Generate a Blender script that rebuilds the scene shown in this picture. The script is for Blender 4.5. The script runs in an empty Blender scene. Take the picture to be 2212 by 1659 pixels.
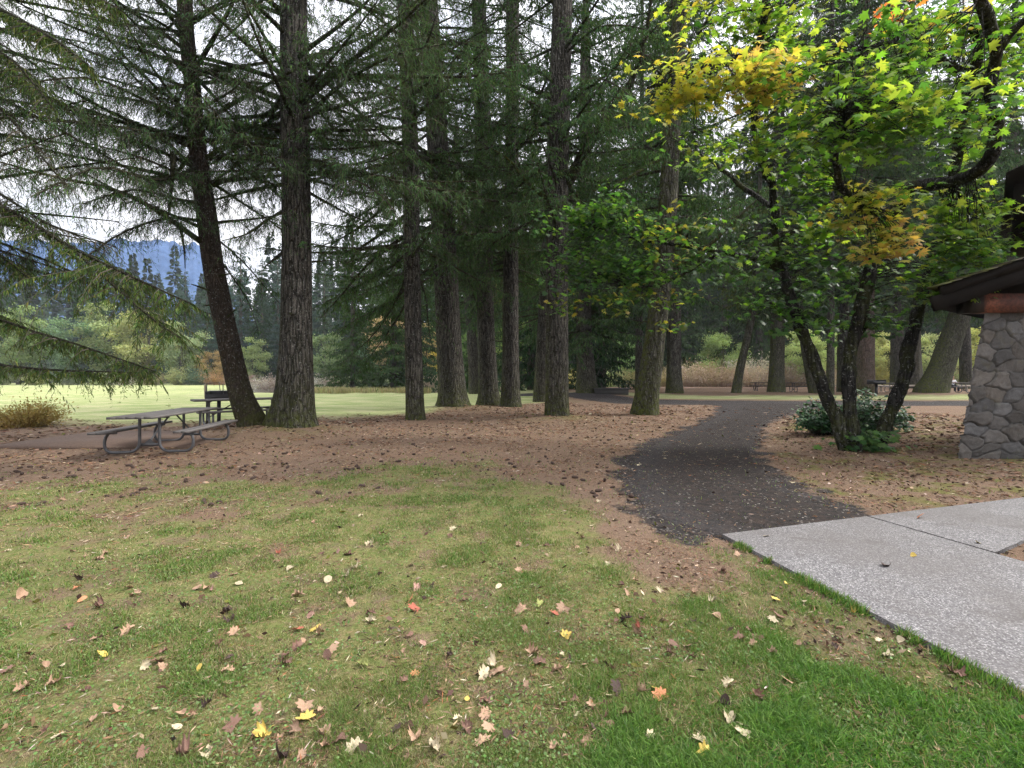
import bpy, math, random
import numpy as np
from math import radians, sin, cos, pi
R = np.random.default_rng(7)
random.seed(7)
S = bpy.context.scene
COL = S.collection
# ---------------------------------------------------------------- camera numbers (photo measured on a 2212 x 1659 grid)
F, CX, HY, W, H = 1005.0, 1106.0, 815.0, 2212.0, 1659.0
CAM = 1.5
UP = np.array([0., 0., 1.])

def sstep(a, b, x):
    t = np.clip((x - a) / (b - a), 0, 1)
    return t * t * (3 - 2 * t)

def _h(ix, iy, s):
    n = (ix * 374761393 + iy * 668265263 + s * 1274126177) & 0xffffffff
    n = ((n ^ (n >> 13)) * 1274126177) & 0xffffffff
    return ((n ^ (n >> 16)) & 0xffff) / 65535.0

def vn(x, y, s=0):
    x = np.asarray(x, float); y = np.asarray(y, float)
    ix = np.floor(x).astype(np.int64); iy = np.floor(y).astype(np.int64)
    fx = x - ix; fy = y - iy
    fx = fx * fx * (3 - 2 * fx); fy = fy * fy * (3 - 2 * fy)
    a = _h(ix, iy, s); b = _h(ix + 1, iy, s); c = _h(ix, iy + 1, s); d = _h(ix + 1, iy + 1, s)
    return (a * (1 - fx) + b * fx) * (1 - fy) + (c * (1 - fx) + d * fx) * fy

def fbm(x, y, s=0, o=4):
    v = 0; a = .5; t = 0
    for k in range(o):
        v = v + a * vn(x * 2 ** k + 17.3 * k, y * 2 ** k - 9.1 * k, s + k); t += a; a *= .5
    return v / t

def nrm(v):
    return v / np.maximum(np.linalg.norm(v, axis=-1, keepdims=True), 1e-9)

# ---------------------------------------------------------------- ground form
MOUNDS = []      # x, y, height, radius
def river_mask(x, y):
    yc = 65 + np.maximum(0, -26 - x) * 1.6 - np.maximum(0, x - 6) * -.4
    wd = 17 - 9 * sstep(2, 16, x)
    return 1 - sstep(.75, 1.15, np.abs(y - yc) / wd)

def gh(x, y):
    x = np.asarray(x, float); y = np.asarray(y, float)
    r = np.hypot(x, y)
    h = .05 * (fbm(x * .35, y * .35, 3, 3) - .5) * sstep(3, 8, r) + .02 * (fbm(x * 1.7, y * 1.7, 5, 2) - .5)
    h = h + .30 * sstep(25, 35, y) * sstep(-4, 3, x)
    for (mx, my, mh, mr) in MOUNDS:
        d2 = ((x - mx) ** 2 + (y - my) ** 2) / (mr * mr)
        h = h + mh * np.exp(-d2)
    h = h - 1.3 * river_mask(x, y)
    return h

def at(px, py, Y):
    return np.array([(px - CX) / F * Y, Y, CAM - (py - HY) / F * Y])

def gp(px, py):
    Y = CAM * F / max(py - HY, 6)
    for _ in range(8):
        Y = (CAM - float(gh((px - CX) / F * Y, Y))) * F / max(py - HY, 6)
    return np.array([(px - CX) / F * Y, Y, float(gh((px - CX) / F * Y, Y))])

def pxy(x, y, z=0):
    y = np.maximum(y, .05)
    return CX + x / y * F, HY + (CAM - z) / y * F

# ---------------------------------------------------------------- mesh building
class Acc:
    def __init__(s): s.v = []; s.f = []; s.c = []; s.m = []; s.n = 0
    def add(s, v, f, c=None, m=0):
        v = np.asarray(v, float).reshape(-1, 3); f = np.asarray(f, np.int64)
        if f.shape[1] == 3: f = np.hstack([f, -np.ones((len(f), 1), np.int64)])
        if c is None: c = (1, 1, 1)
        c = np.broadcast_to(np.asarray(c, float), (len(v), 3))
        g = np.where(f >= 0, f + s.n, -1)
        s.v.append(v); s.f.append(g); s.c.append(c); s.m.append(np.full(len(f), m, np.int32)); s.n += len(v)
    def box(s, c, d, rz=0, col=None, m=0, rx=0, ry=0):
        x, y, z = np.array(d) / 2
        v = np.array([[-x, -y, -z], [x, -y, -z], [x, y, -z], [-x, y, -z], [-x, -y, z], [x, -y, z], [x, y, z], [-x, y, z]])
        v = v @ rot(rx, ry, rz).T + np.array(c)
        s.add(v, BOXF, col, m)
    def tube(s, P, r, k=8, col=None, m=0, cap=True):
        v, f = tube(P, r, k); s.add(v, f, col, m)
        if cap:
            n = len(P)
            for e, rev in ((0, True), (n - 1, False)):
                ring = np.arange(k) + e * k
                vv = np.vstack([v[ring], np.asarray(P, float)[e][None]])
                ff = np.array([[i, (i + 1) % k, k] for i in range(k)])
                s.add(vv, ff[:, ::-1] if rev else ff, col, m)
    def build(s, name, mats, parent=None, smooth=False):
        me = bpy.data.meshes.new(name)
        if s.n:
            v = np.vstack(s.v); f = np.vstack(s.f); c = np.vstack(s.c); mi = np.concatenate(s.m)
            q = f[:, 3] >= 0
            tot = np.where(q, 4, 3); start = np.concatenate([[0], np.cumsum(tot)[:-1]])
            loops = f.reshape(-1); loops = loops[loops >= 0]
            me.vertices.add(len(v)); me.vertices.foreach_set('co', v.astype(np.float32).ravel())
            me.loops.add(len(loops)); me.loops.foreach_set('vertex_index', loops.astype(np.int32))
            me.polygons.add(len(f)); me.polygons.foreach_set('loop_start', start.astype(np.int32))
            me.polygons.foreach_set('material_index', mi)
            if smooth: me.polygons.foreach_set('use_smooth', np.ones(len(f), bool))
            a = me.color_attributes.new('col', 'FLOAT_COLOR', 'POINT')
            a.data.foreach_set('color', np.hstack([c, np.ones((len(c), 1))]).astype(np.float32).ravel())
            me.update(calc_edges=True); me.validate()
        for x in (mats if isinstance(mats, (list, tuple)) else [mats]): me.materials.append(x)
        o = bpy.data.objects.new(name, me); COL.objects.link(o)
        if parent is not None: o.parent = parent
        return o

BOXF = [[0, 3, 2, 1], [4, 5, 6, 7], [0, 1, 5, 4], [1, 2, 6, 5], [2, 3, 7, 6], [3, 0, 4, 7]]
def rot(rx=0, ry=0, rz=0):
    cx, sx, cy, sy, cz, sz = cos(rx), sin(rx), cos(ry), sin(ry), cos(rz), sin(rz)
    return np.array([[cz, -sz, 0], [sz, cz, 0], [0, 0, 1]]) @ np.array([[cy, 0, sy], [0, 1, 0], [-sy, 0, cy]]) @ np.array([[1, 0, 0], [0, cx, -sx], [0, sx, cx]])

def tube(P, r, k=8):
    P = np.asarray(P, float); n = len(P); r = np.broadcast_to(np.asarray(r, float), (n,))
    T = np.gradient(P, axis=0); T = nrm(T)
    ref = np.array([0, 0, 1.]) if abs(T[0][2]) < .9 else np.array([0, 1., 0])
    U = np.zeros_like(P)
    u = ref - T[0] * np.dot(ref, T[0]); u /= np.linalg.norm(u)
    for i in range(n):
        u = u - T[i] * np.dot(u, T[i]); u /= max(np.linalg.norm(u), 1e-9); U[i] = u
    V = np.cross(T, U)
    a = np.arange(k) * 2 * pi / k
    v = P[:, None] + r[:, None, None] * (U[:, None] * np.cos(a)[None, :, None] + V[:, None] * np.sin(a)[None, :, None])
    i, j = np.meshgrid(np.arange(n - 1), np.arange(k), indexing='ij')
    f = np.stack([i * k + j, i * k + (j + 1) % k, (i + 1) * k + (j + 1) % k, (i + 1) * k + j], -1).reshape(-1, 4)
    return v.reshape(-1, 3), f

def smooth_line(P, n):
    """Catmull-Rom through P (rows may carry radius), n samples spread by length"""
    P = np.asarray(P, float)
    if len(P) == 2: P = np.array([P[0], (P[0] + P[1]) / 2, P[1]])
    Q = np.vstack([2 * P[0] - P[1], P, 2 * P[-1] - P[-2]]); out = []
    for i in range(1, len(Q) - 2):
        t = np.linspace(0, 1, 12, endpoint=False)[:, None]
        a, b, c, d = Q[i - 1], Q[i], Q[i + 1], Q[i + 2]
        out.append(.5 * (2 * b + (c - a) * t + (2 * a - 5 * b + 4 * c - d) * t ** 2 + (3 * b - a - 3 * c + d) * t ** 3))
    out = np.vstack(out + [P[-1:]])
    L = np.concatenate([[0], np.cumsum(np.linalg.norm(np.diff(out[:, :3], axis=0), axis=1))])
    s = np.linspace(0, L[-1], n)
    return np.stack([np.interp(s, L, out[:, k]) for k in range(out.shape[1])], 1)

# ---------------------------------------------------------------- tags
def tag(o, label=None, cat=None, group=None, kind=None):
    if label: o['label'] = label
    if cat: o['category'] = cat
    if group: o['group'] = group
    if kind: o['kind'] = kind
    return o
def empty(name, loc, label=None, cat=None, group=None, rz=0):
    o = bpy.data.objects.new(name, None); COL.objects.link(o); o.location = tuple(loc); o.rotation_euler = (0, 0, rz)
    return tag(o, label, cat, group)
KIDS = {}
def kid(o, parent): o.parent = parent; return o
def copy_tree(o, parent=None):
    c = o.copy(); COL.objects.link(c)
    if parent is not None: c.parent = parent
    for ch in [x for x in o.children if x is not c]: copy_tree(ch, c)
    return c

# ---------------------------------------------------------------- materials
def mat(name):
    m = bpy.data.materials.new(name); m.use_nodes = True; nt = m.node_tree; nt.nodes.clear()
    return m, nt
class NT:
    def __init__(s, nt): s.nt = nt
    def n(s, t, **k):
        x = s.nt.nodes.new(t)
        for a, b in k.items():
            if a.startswith('i_'): x.inputs[a[2:].replace('_', ' ')].default_value = b
            else: setattr(x, a, b)
        return x
    def l(s, a, b): s.nt.links.new(a, b)
    def noise(s, vec, scale, det=4, rough=.6, dist=0):
        x = s.n('ShaderNodeTexNoise'); x.inputs['Scale'].default_value = scale; x.inputs['Detail'].default_value = det
        x.inputs['Roughness'].default_value = rough; x.inputs['Distortion'].default_value = dist
        if vec is not None: s.l(vec, x.inputs['Vector'])
        return x.outputs['Fac']
    def ramp(s, fac, stops):
        x = s.n('ShaderNodeValToRGB'); e = x.color_ramp.elements
        while len(e) < len(stops): e.new(.5)
        for i, (p, c) in enumerate(stops):
            e[i].position = p
            e[i].color = (*(c if isinstance(c, (tuple, list)) else (c, c, c)), 1)
        s.l(fac, x.inputs[0]); return x.outputs['Color']
    def mix(s, fac, a, b, mode='MIX'):
        x = s.n('ShaderNodeMix', data_type='RGBA', blend_type=mode)
        for sock, v in ((x.inputs[0], fac), (x.inputs[6], a), (x.inputs[7], b)):
            if isinstance(v, (int, float)): sock.default_value = v
            elif isinstance(v, (tuple, list)): sock.default_value = (*v, 1)
            else: s.l(v, sock)
        return x.outputs[2]
    def math(s, op, a, b=None, clamp=False):
        x = s.n('ShaderNodeMath', operation=op, use_clamp=clamp)
        for i, v in enumerate((a, b)):
            if v is None: continue
            if isinstance(v, (int, float)): x.inputs[i].default_value = v
            else: s.l(v, x.inputs[i])
        return x.outputs[0]
    def coord(s, kind='Object'): return s.n('ShaderNodeTexCoord').outputs[kind]
    def geo(s): return s.n('ShaderNodeNewGeometry').outputs['Position']
    def scale(s, vec, v):
        x = s.n('ShaderNodeMapping'); s.l(vec, x.inputs['Vector']); x.inputs['Scale'].default_value = v; return x.outputs[0]
    def attr(s, name, out='Color'): return s.n('ShaderNodeAttribute', attribute_name=name).outputs[out]
    def out(s, sh): 
        o = s.n('ShaderNodeOutputMaterial'); s.l(sh, o.inputs['Surface']); return o
    def bump(s, h, st=.5, d=.02):
        x = s.n('ShaderNodeBump'); x.inputs['Strength'].default_value = st; x.inputs['Distance'].default_value = d; s.l(h, x.inputs['Height']); return x.outputs[0]
    def bsdf(s, col, rough=.8, spec=.3, nor=None, metal=0):
        b = s.n('ShaderNodeBsdfPrincipled')
        if isinstance(col, (tuple, list)): b.inputs['Base Color'].default_value = (*col, 1)
        else: s.l(col, b.inputs['Base Color'])
        if isinstance(rough, (int, float)): b.inputs['Roughness'].default_value = rough
        else: s.l(rough, b.inputs['Roughness'])
        b.inputs['Specular IOR Level'].default_value = spec; b.inputs['Metallic'].default_value = metal
        if nor is not None: s.l(nor, b.inputs['Normal'])
        return b.outputs[0]

def leaf_mat(name, trans=.35, tint=(1.25, 1.3, .7), rough=.55, spec=.25, objcol=False, plain=False):
    m, nt = mat(name); t = NT(nt)
    c = t.attr('col')
    if objcol: c = t.mix(1, c, t.n('ShaderNodeObjectInfo').outputs['Color'], 'MULTIPLY')
    if plain:
        bd = t.n('ShaderNodeBsdfDiffuse'); t.l(c, bd.inputs[0]); b = bd.outputs[0]
    else: b = t.bsdf(c, rough, spec)
    if trans > 0:
        tr = t.n('ShaderNodeBsdfTranslucent'); c2 = t.mix(1, c, tint, 'MULTIPLY'); t.l(c2, tr.inputs[0])
        x = t.n('ShaderNodeMixShader'); x.inputs[0].default_value = trans; t.l(b, x.inputs[1]); t.l(tr.outputs[0], x.inputs[2]); b = x.outputs[0]
    t.out(b); return m

def bark_mat(name, base, light, crack, sc=9, moss=True, fleck=.6):
    m, nt = mat(name); t = NT(nt)
    ad = t.n('ShaderNodeVectorMath', operation='ADD'); t.l(t.coord('Object'), ad.inputs[0]); cx = t.n('ShaderNodeCombineXYZ'); rv = t.math('MULTIPLY', t.n('ShaderNodeObjectInfo').outputs['Random'], 60)
    for q_ in range(3): t.l(rv, cx.inputs[q_])
    t.l(cx.outputs[0], ad.inputs[1]); ob = ad.outputs[0]
    p = t.scale(ob, (1, 1, .16))
    nn = t.n('ShaderNodeTexNoise'); nn.inputs['Scale'].default_value = sc * .9; nn.inputs['Detail'].default_value = 4; t.l(p, nn.inputs['Vector'])
    s2 = t.n('ShaderNodeVectorMath', operation='SCALE'); s2.inputs['Scale'].default_value = .16; t.l(nn.outputs['Color'], s2.inputs[0])
    wv = t.n('ShaderNodeVectorMath', operation='ADD'); t.l(p, wv.inputs[0]); t.l(s2.outputs[0], wv.inputs[1])
    v = t.n('ShaderNodeTexVoronoi', feature='DISTANCE_TO_EDGE'); v.inputs['Scale'].default_value = sc * 1.7; t.l(wv.outputs[0], v.inputs['Vector'])
    n1 = t.noise(wv.outputs[0], sc * 1.5, 6, .7); n2 = t.noise(t.scale(ob, (1, 1, .45)), 24, 5, .75); big = t.noise(ob, 1.6, 3, .6)
    ridge = t.ramp(v.outputs['Distance'], [(0, 0), (.07, .45), (.22, 1)])
    c = t.mix(t.ramp(n1, [(.32, 0), (.68, 1)]), base, light)
    c = t.mix(t.ramp(n2, [(.34, .8), (.56, 0)]), c, crack)
    c = t.mix(ridge, crack, c)
    c = t.mix(t.ramp(big, [(.35, .4), (.6, 0)]), c, crack)
    fl = t.noise(ob, 19, 3, .7)
    c = t.mix(t.ramp(fl, [(.60, 0), (.66, fleck)]), c, (.27, .27, .25))
    if moss:
        sep = t.n('ShaderNodeSeparateColor'); t.l(t.attr('col'), sep.inputs[0])
        mn = t.noise(ob, 7, 5, .7)
        f = t.math('MULTIPLY', sep.outputs[0], t.ramp(mn, [(.36, .0), (.60, 1)]), True)
        mc = t.mix(t.noise(ob, 30, 3), (.028, .038, .006), (.11, .125, .022))
        c = t.mix(f, c, mc)
    hgt = t.math('ADD', ridge, t.math('ADD', t.math('MULTIPLY', n1, .6), t.math('MULTIPLY', n2, .5)))
    t.out(t.bsdf(c, .95, .12, t.bump(hgt, .9, .05)))
    return m

BARK = bark_mat('fir_bark', (.062, .055, .048), (.142, .128, .115), (.010, .009, .008), 6.5)
BARK_RED = bark_mat('cedar_bark', (.12, .080, .066), (.18, .13, .115), (.04, .028, .024), 7)
BARK_BROWN = bark_mat('brown_bark', (.058, .040, .031), (.10, .075, .06), (.020, .015, .012), 13)
BARK_MAPLE = bark_mat('maple_bark', (.020, .018, .016), (.055, .053, .048), (.010, .009, .008), 7, fleck=.75)
LIMB = bark_mat('mossy_limb_bark', (.034, .030, .025), (.06, .054, .042), (.015, .013, .011), 10, fleck=.3)
NEEDLE = leaf_mat('fir_needles', .18, plain=True)
LEAF = leaf_mat('maple_leaves', .58, tint=(1.2, 1.2, .55), rough=.45, spec=.3)
SHRUBLEAF = leaf_mat('glossy_shrub_leaves', .12, rough=.5, spec=.2)
BUSH = leaf_mat('bush_foliage', .25, objcol=True, plain=True)
FARN = leaf_mat('far_needles', .15, objcol=True, plain=True)
GRASS = leaf_mat('grass_blades', .3, rough=.5, spec=.25)
DRY = leaf_mat('needle_litter', 0, plain=True)
# ---------------------------------------------------------------- trunks of the named trees (pixel x, y, width), bottom to top
TR = {}
def tr(key, pts, mound=0., mr=1.5, **k): TR[key] = dict(pts=pts, mound=mound, mr=mr, **k)
tr('leaning', [(548, 930, 60), (520, 850, 46), (490, 720, 42), (462, 580, 41), (447, 470, 39), (428, 330, 34), (415, 180, 31), (402, 60, 30), (394, -110, 27)], .10, 1.3, H=17,
   label='thin brown fir trunk leaning left over the second picnic table')
tr('fat', [(629, 924, 106), (633, 880, 86), (638, 800, 72), (640, 700, 64), (641, 500, 59), (638, 300, 57), (635, 100, 55), (633, -150, 51)], .16, 1.6, H=26,
   label='thickest fir trunk at left with green moss round its flared foot')
tr('third', [(898, 908, 45), (896, 860, 39), (892, 700, 36), (889, 500, 35), (886, 300, 34), (878, 100, 33), (872, -120, 31)], .05, 1.2, H=24,
   label='straight slim fir trunk standing nearest in the brown clearing left of the flared trunk')
tr('flared', [(978, 877, 80), (976, 840, 62), (970, 740, 54), (963, 600, 52), (955, 450, 50), (945, 300, 46), (933, 120, 42), (920, -80, 39)], .22, 1.8, H=30,
   label='grey fir trunk with broad flared foot on a needle mound beside the meadow edge')
tr('pairleft', [(1056, 877, 58), (1055, 840, 44), (1050, 720, 38), (1047, 560, 36), (1043, 380, 35), (1040, 200, 33), (1034, 0, 31), (1030, -150, 30)], .06, 1.3, H=30,
   label='left trunk of two dark firs standing close together mid picture')
tr('pairright', [(1103, 880, 52), (1103, 840, 41), (1103, 720, 34), (1104, 520, 32), (1106, 300, 29), (1107, 100, 28), (1108, -150, 27)], .05, 1.2, H=30,
   label='right trunk of two dark firs standing close together mid picture')
tr('hidden', [(1167, 868, 34), (1170, 800, 29), (1174, 700, 26), (1180, 560, 24), (1188, 400, 22), (1195, 200, 20)], .05, 1.2, H=28,
   label='narrow fir trunk half hidden behind the lichen speckled trunk')
tr('speckled', [(1203, 898, 62), (1203, 850, 53), (1203, 740, 49), (1203, 600, 48), (1204, 450, 46), (1207, 300, 45), (1212, 120, 43), (1218, -120, 41)], .16, 1.6, H=27,
   label='lichen speckled fir trunk on a small mossy mound left of the path')
tr('darkdouble', [(1268, 851, 50), (1266, 800, 40), (1262, 740, 36), (1260, 600, 32), (1262, 400, 28), (1265, 100, 22)], .1, 2, H=34,
   label='dark broad fir trunk beyond the road beside the low concrete platform')
tr('mossylean', [(1393, 896, 64), (1398, 850, 51), (1408, 780, 46), (1420, 690, 42), (1432, 580, 42), (1440, 480, 40), (1447, 360, 37), (1455, 240, 33), (1465, 100, 30), (1470, -80, 27)], .08, 1.3, H=25, moss=1.0,
   label='moss coated fir trunk leaning right at the left edge of the path')
tr('behindmossy', [(1457, 853, 40), (1456, 800, 31), (1456, 700, 29), (1456, 560, 26), (1455, 400, 23), (1455, 200, 19)], .05, 1.5, H=46,
   label='upright grey fir trunk across the road just right of the mossy leaning trunk')
tr('thinbehind', [(1380, 846, 18), (1381, 700, 15), (1384, 500, 13), (1386, 300, 11)], 0, 1, H=46,
   label='slender dark trunk across the road just left of the mossy leaning trunk')
tr('curved', [(1590, 849, 21), (1598, 800, 17), (1612, 740, 15), (1626, 670, 15), (1632, 600, 13), (1640, 450, 11)], 0, 1, H=22, moss=.6,
   label='small curved trunk beyond the grass strip, bent toward the right')
tr('mosspost', [(1677, 847, 38), (1678, 800, 30), (1680, 720, 27), (1682, 600, 25), (1684, 400, 20)], .1, 2, H=46, moss=.7,
   label='greenish mossy straight trunk between the two distant picnic tables')
tr('tiltleft', [(1758, 850, 20), (1748, 800, 18), (1738, 745, 16), (1730, 690, 14), (1722, 600, 12)], 0, 1, H=22,
   label='thin pale trunk tilted left behind the leftmost maple stem')
tr('thinmid', [(1793, 853, 17), (1794, 780, 15), (1795, 650, 13), (1796, 500, 11)], 0, 1, H=46,
   label='thin upright trunk seen between the left and middle maple stems')
tr('greymid', [(1823, 847, 28), (1822, 780, 24), (1822, 680, 21), (1822, 500, 18)], 0, 1, H=46,
   label='grey trunk directly behind the middle maple stem')
tr('redcedar', [(1865, 849, 46), (1866, 800, 39), (1868, 720, 35), (1869, 600, 31), (1870, 400, 26)], .05, 2, H=46, bark='red',
   label='smooth reddish cedar trunk standing beside the black grill on a post')
tr('farpale', [(1938, 840, 27), (1938, 760, 24), (1938, 650, 22), (1938, 450, 18)], 0, 1, H=46,
   label='patchy pale trunk left behind the rightmost maple stem')
tr('farbroad', [(1975, 839, 34), (1972, 760, 27), (1970, 650, 22), (1970, 450, 18)], 0, 1, H=46,
   label='broad dark trunk right behind the rightmost maple stem, at the rail')
tr('leanright', [(2012, 855, 62), (2028, 810, 47), (2048, 750, 41), (2070, 690, 37), (2085, 640, 34), (2110, 540, 28)], .12, 2, H=22, moss=.8,
   label='thick ridged trunk leaning right beside the stone building')
tr('wallside', [(2087, 840, 22), (2085, 760, 20), (2083, 660, 17), (2082, 450, 14)], 0, 1, H=46,
   label='dark trunk just left of the stone wall behind the seated person')
tr('mossstem', [(1096, 851, 17), (1093, 700, 16), (1088, 580, 15), (1078, 480, 14), (1065, 400, 12), (1060, 300, 10)], 0, 1, H=15, moss=1.0,
   label='thin mossy curving stem between the two close dark firs')
tr('backlean', [(1024, 851, 24), (1021, 760, 22), (1012, 640, 21), (1002, 520, 19), (990, 380, 17)], 0, 1, H=26,
   label='dark far trunk leaning left behind the gap beside the flared trunk')
for k, d in TR.items():
    px, py, _ = d['pts'][0]
    base = gp(px, py) if d['mound'] == 0 else None
    Y = CAM * F / (py - HY)
    for _ in range(6):
        x = (px - CX) / F * Y
        Y = (CAM - float(gh(x, Y)) - d['mound'] * .85) * F / (py - HY)
    d['Y'] = Y + .25; d['x'] = (px - CX) / F * d['Y']
for k, d in TR.items():
    if d['mound']: MOUNDS.append((d['x'], d['Y'], d['mound'], d['mr']))
MOUNDS.append((-1.5, 10.5, .06, 1.6))

# ---------------------------------------------------------------- path, road and pavement outlines (ground points from pixels)
def seg_dist(x, y, P):
    d = np.full(np.shape(x), 1e9)
    for a, b in zip(P[:-1], P[1:]):
        ab = b - a; t = np.clip(((x - a[0]) * ab[0] + (y - a[1]) * ab[1]) / (ab @ ab), 0, 1)
        d = np.minimum(d, np.hypot(x - a[0] - t * ab[0], y - a[1] - t * ab[1]))
    return d
PATH_L = np.array([gp(*p)[:2] for p in [(1552, 1163), (1430, 1122), (1362, 1060), (1366, 1010), (1410, 960), (1492, 925), (1545, 900), (1560, 880), (1520, 868)]])
PATH_R = np.array([gp(*p)[:2] for p in [(1900, 1121), (1790, 1088), (1692, 1044), (1634, 1000), (1620, 960), (1632, 928), (1672, 905), (1745, 884), (1830, 870)]])
PL = smooth_line(PATH_L, 60); PR = smooth_line(PATH_R, 60)
ROADC = np.array([gp(*p)[:2] for p in [(2600, 871), (2212, 871.5), (1950, 872), (1700, 871), (1500, 870), (1350, 866), (1250, 860), (1170, 855), (1120, 852)]])
ROADC = smooth_line(ROADC, 40)
PAVE = [np.array([gp(*p)[:2] for p in q]) for q in ([(1563, 1160), (1872, 1122), (2160, 1207), (2400, 1300), (2900, 1580), (2212, 1512), (1880, 1335)],)]
C0, C1 = gp(1560, 1162)[:2], gp(1872, 1122)[:2]
C2 = gp(2212, 1512)[:2]; C3 = gp(2150, 1206)[:2]; C4 = gp(2212, 1078)[:2]

def poly_mask(x, y, P):
    ins = np.zeros(np.shape(x), bool); n = len(P)
    for i in range(n):
        x1, y1 = P[i]; x2, y2 = P[(i + 1) % n]
        c = ((y1 > y) != (y2 > y)) & (x < (x2 - x1) * (y - y1) / (y2 - y1 + 1e-12) + x1)
        ins ^= c
    return ins
def ext(a, b, k): return a + (b - a) * k
SLAB_A = np.array([C0, C1 - .006, ext(C1, C3, 3.0), ext(C0, C2, 1.9)])           # main slab, runs off to the right behind the photographer
SLAB_B = np.array([C1 + np.array([.032, .015]), ext(C1, C4, 2.2), ext(C3, gp(2212, 1160)[:2], 3.4) + np.array([.5, 0]), C3 + np.array([.034, .03])])
PATHPOLY = np.vstack([PL, PR[::-1]])

def zones(x, y):
    """lawn, lush, gravel, meadow, moss shares of the ground, 0..1"""
    px, py = pxy(x, y)
    n = fbm(x * .8, y * .8, 11, 4); n2 = fbm(x * 2.6, y * 2.6, 23, 4); n3 = fbm(x * .35, y * .35, 31, 3)
    edge = np.interp(px, [-800, 0, 300, 600, 900, 1060, 1200, 1330, 1430, 1560, 1660, 1750, 3000],
                     [1050, 1062, 1062, 1045, 1020, 1012, 1050, 1120, 1185, 1200, 1215, 1240, 1240])
    yb = 1.5 * F / (edge - HY)
    yy = np.where(y > 0, y, .01)
    lawn = sstep(-.9, 1.7, (yb - yy) * .9 + ((n - .5) * 4.2 + (n2 - .5) * 2.6) * (.25 + .75 * sstep(2.4, 4.4, yy)))
    lawn = np.where(y <= .3, 1, lawn)
    nl = np.array([C2[1] - C0[1], -(C2[0] - C0[0])]); nl = nl / np.hypot(*nl)
    dk = (x - C0[0]) * nl[0] + (y - C0[1]) * nl[1]; dk = dk if (C1 - C0) @ nl > 0 else -dk
    lawn = lawn * np.where(dk > .02, 0, 1)
    lush = sstep(-.4, 1.5, (px - 1200) / 700 + (py - 1430) / 420 + (n - .5) * 1.6 + (n2 - .5) * 1.6)
    lush = np.maximum(lush, sstep(.60, .75, n2 * .6 + n3 * .5) * .22) * lawn
    mead = sstep(-1, 2.0, y - np.interp(x, [-60, -16, -11, -8, -5, -1.5, 0.5, 3], [20, 15.2, 14.6, 16.4, 18, 22, 25, 27]) + (n - .5) * 3)
    mead = mead * (1 - sstep(0, 4, x - (y - 24) * .05))
    road = seg_dist(x, y, ROADC)
    strip = sstep(2.2, 3.0, road) * (1 - sstep(4.5, 6.5, road + (n - .5) * 3)) * sstep(26, 31, y) * sstep(2, 6, x)
    far = sstep(44, 50, y) * (x > -2) * .6
    mead = np.clip(np.maximum(mead, strip * .95), 0, 1)
    gd = seg_dist(x, y, (PL + PR) / 2)
    ins = poly_mask(x, y, PATHPOLY).astype(float)
    dl = np.minimum(seg_dist(x, y, PL), seg_dist(x, y, PR))
    sd = np.where(ins > .5, dl, -dl)
    grav = sstep(-.55, .12, sd + (n2 - .5) * .9)
    grav = np.maximum(grav, (1 - sstep(1.4, 2.1, road + (n2 - .5) * .9)))
    grav = grav * (y < 60)
    mossy = sstep(.5, .66, n2) * sstep(1640, 1720, px) * sstep(880, 930, py) * (1 - sstep(1090, 1160, py))
    for (mx, my, mh, mr) in MOUNDS:
        if mh > .12: mossy = np.maximum(mossy, .8 * np.exp(-((x - mx) ** 2 + (y - my + .3) ** 2) / (mr * mr * .6)) * sstep(.35, .6, n2))
    return np.clip(lawn, 0, 1), np.clip(lush, 0, 1), np.clip(grav, 0, 1), mead, np.clip(mossy, 0, 1)

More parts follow.
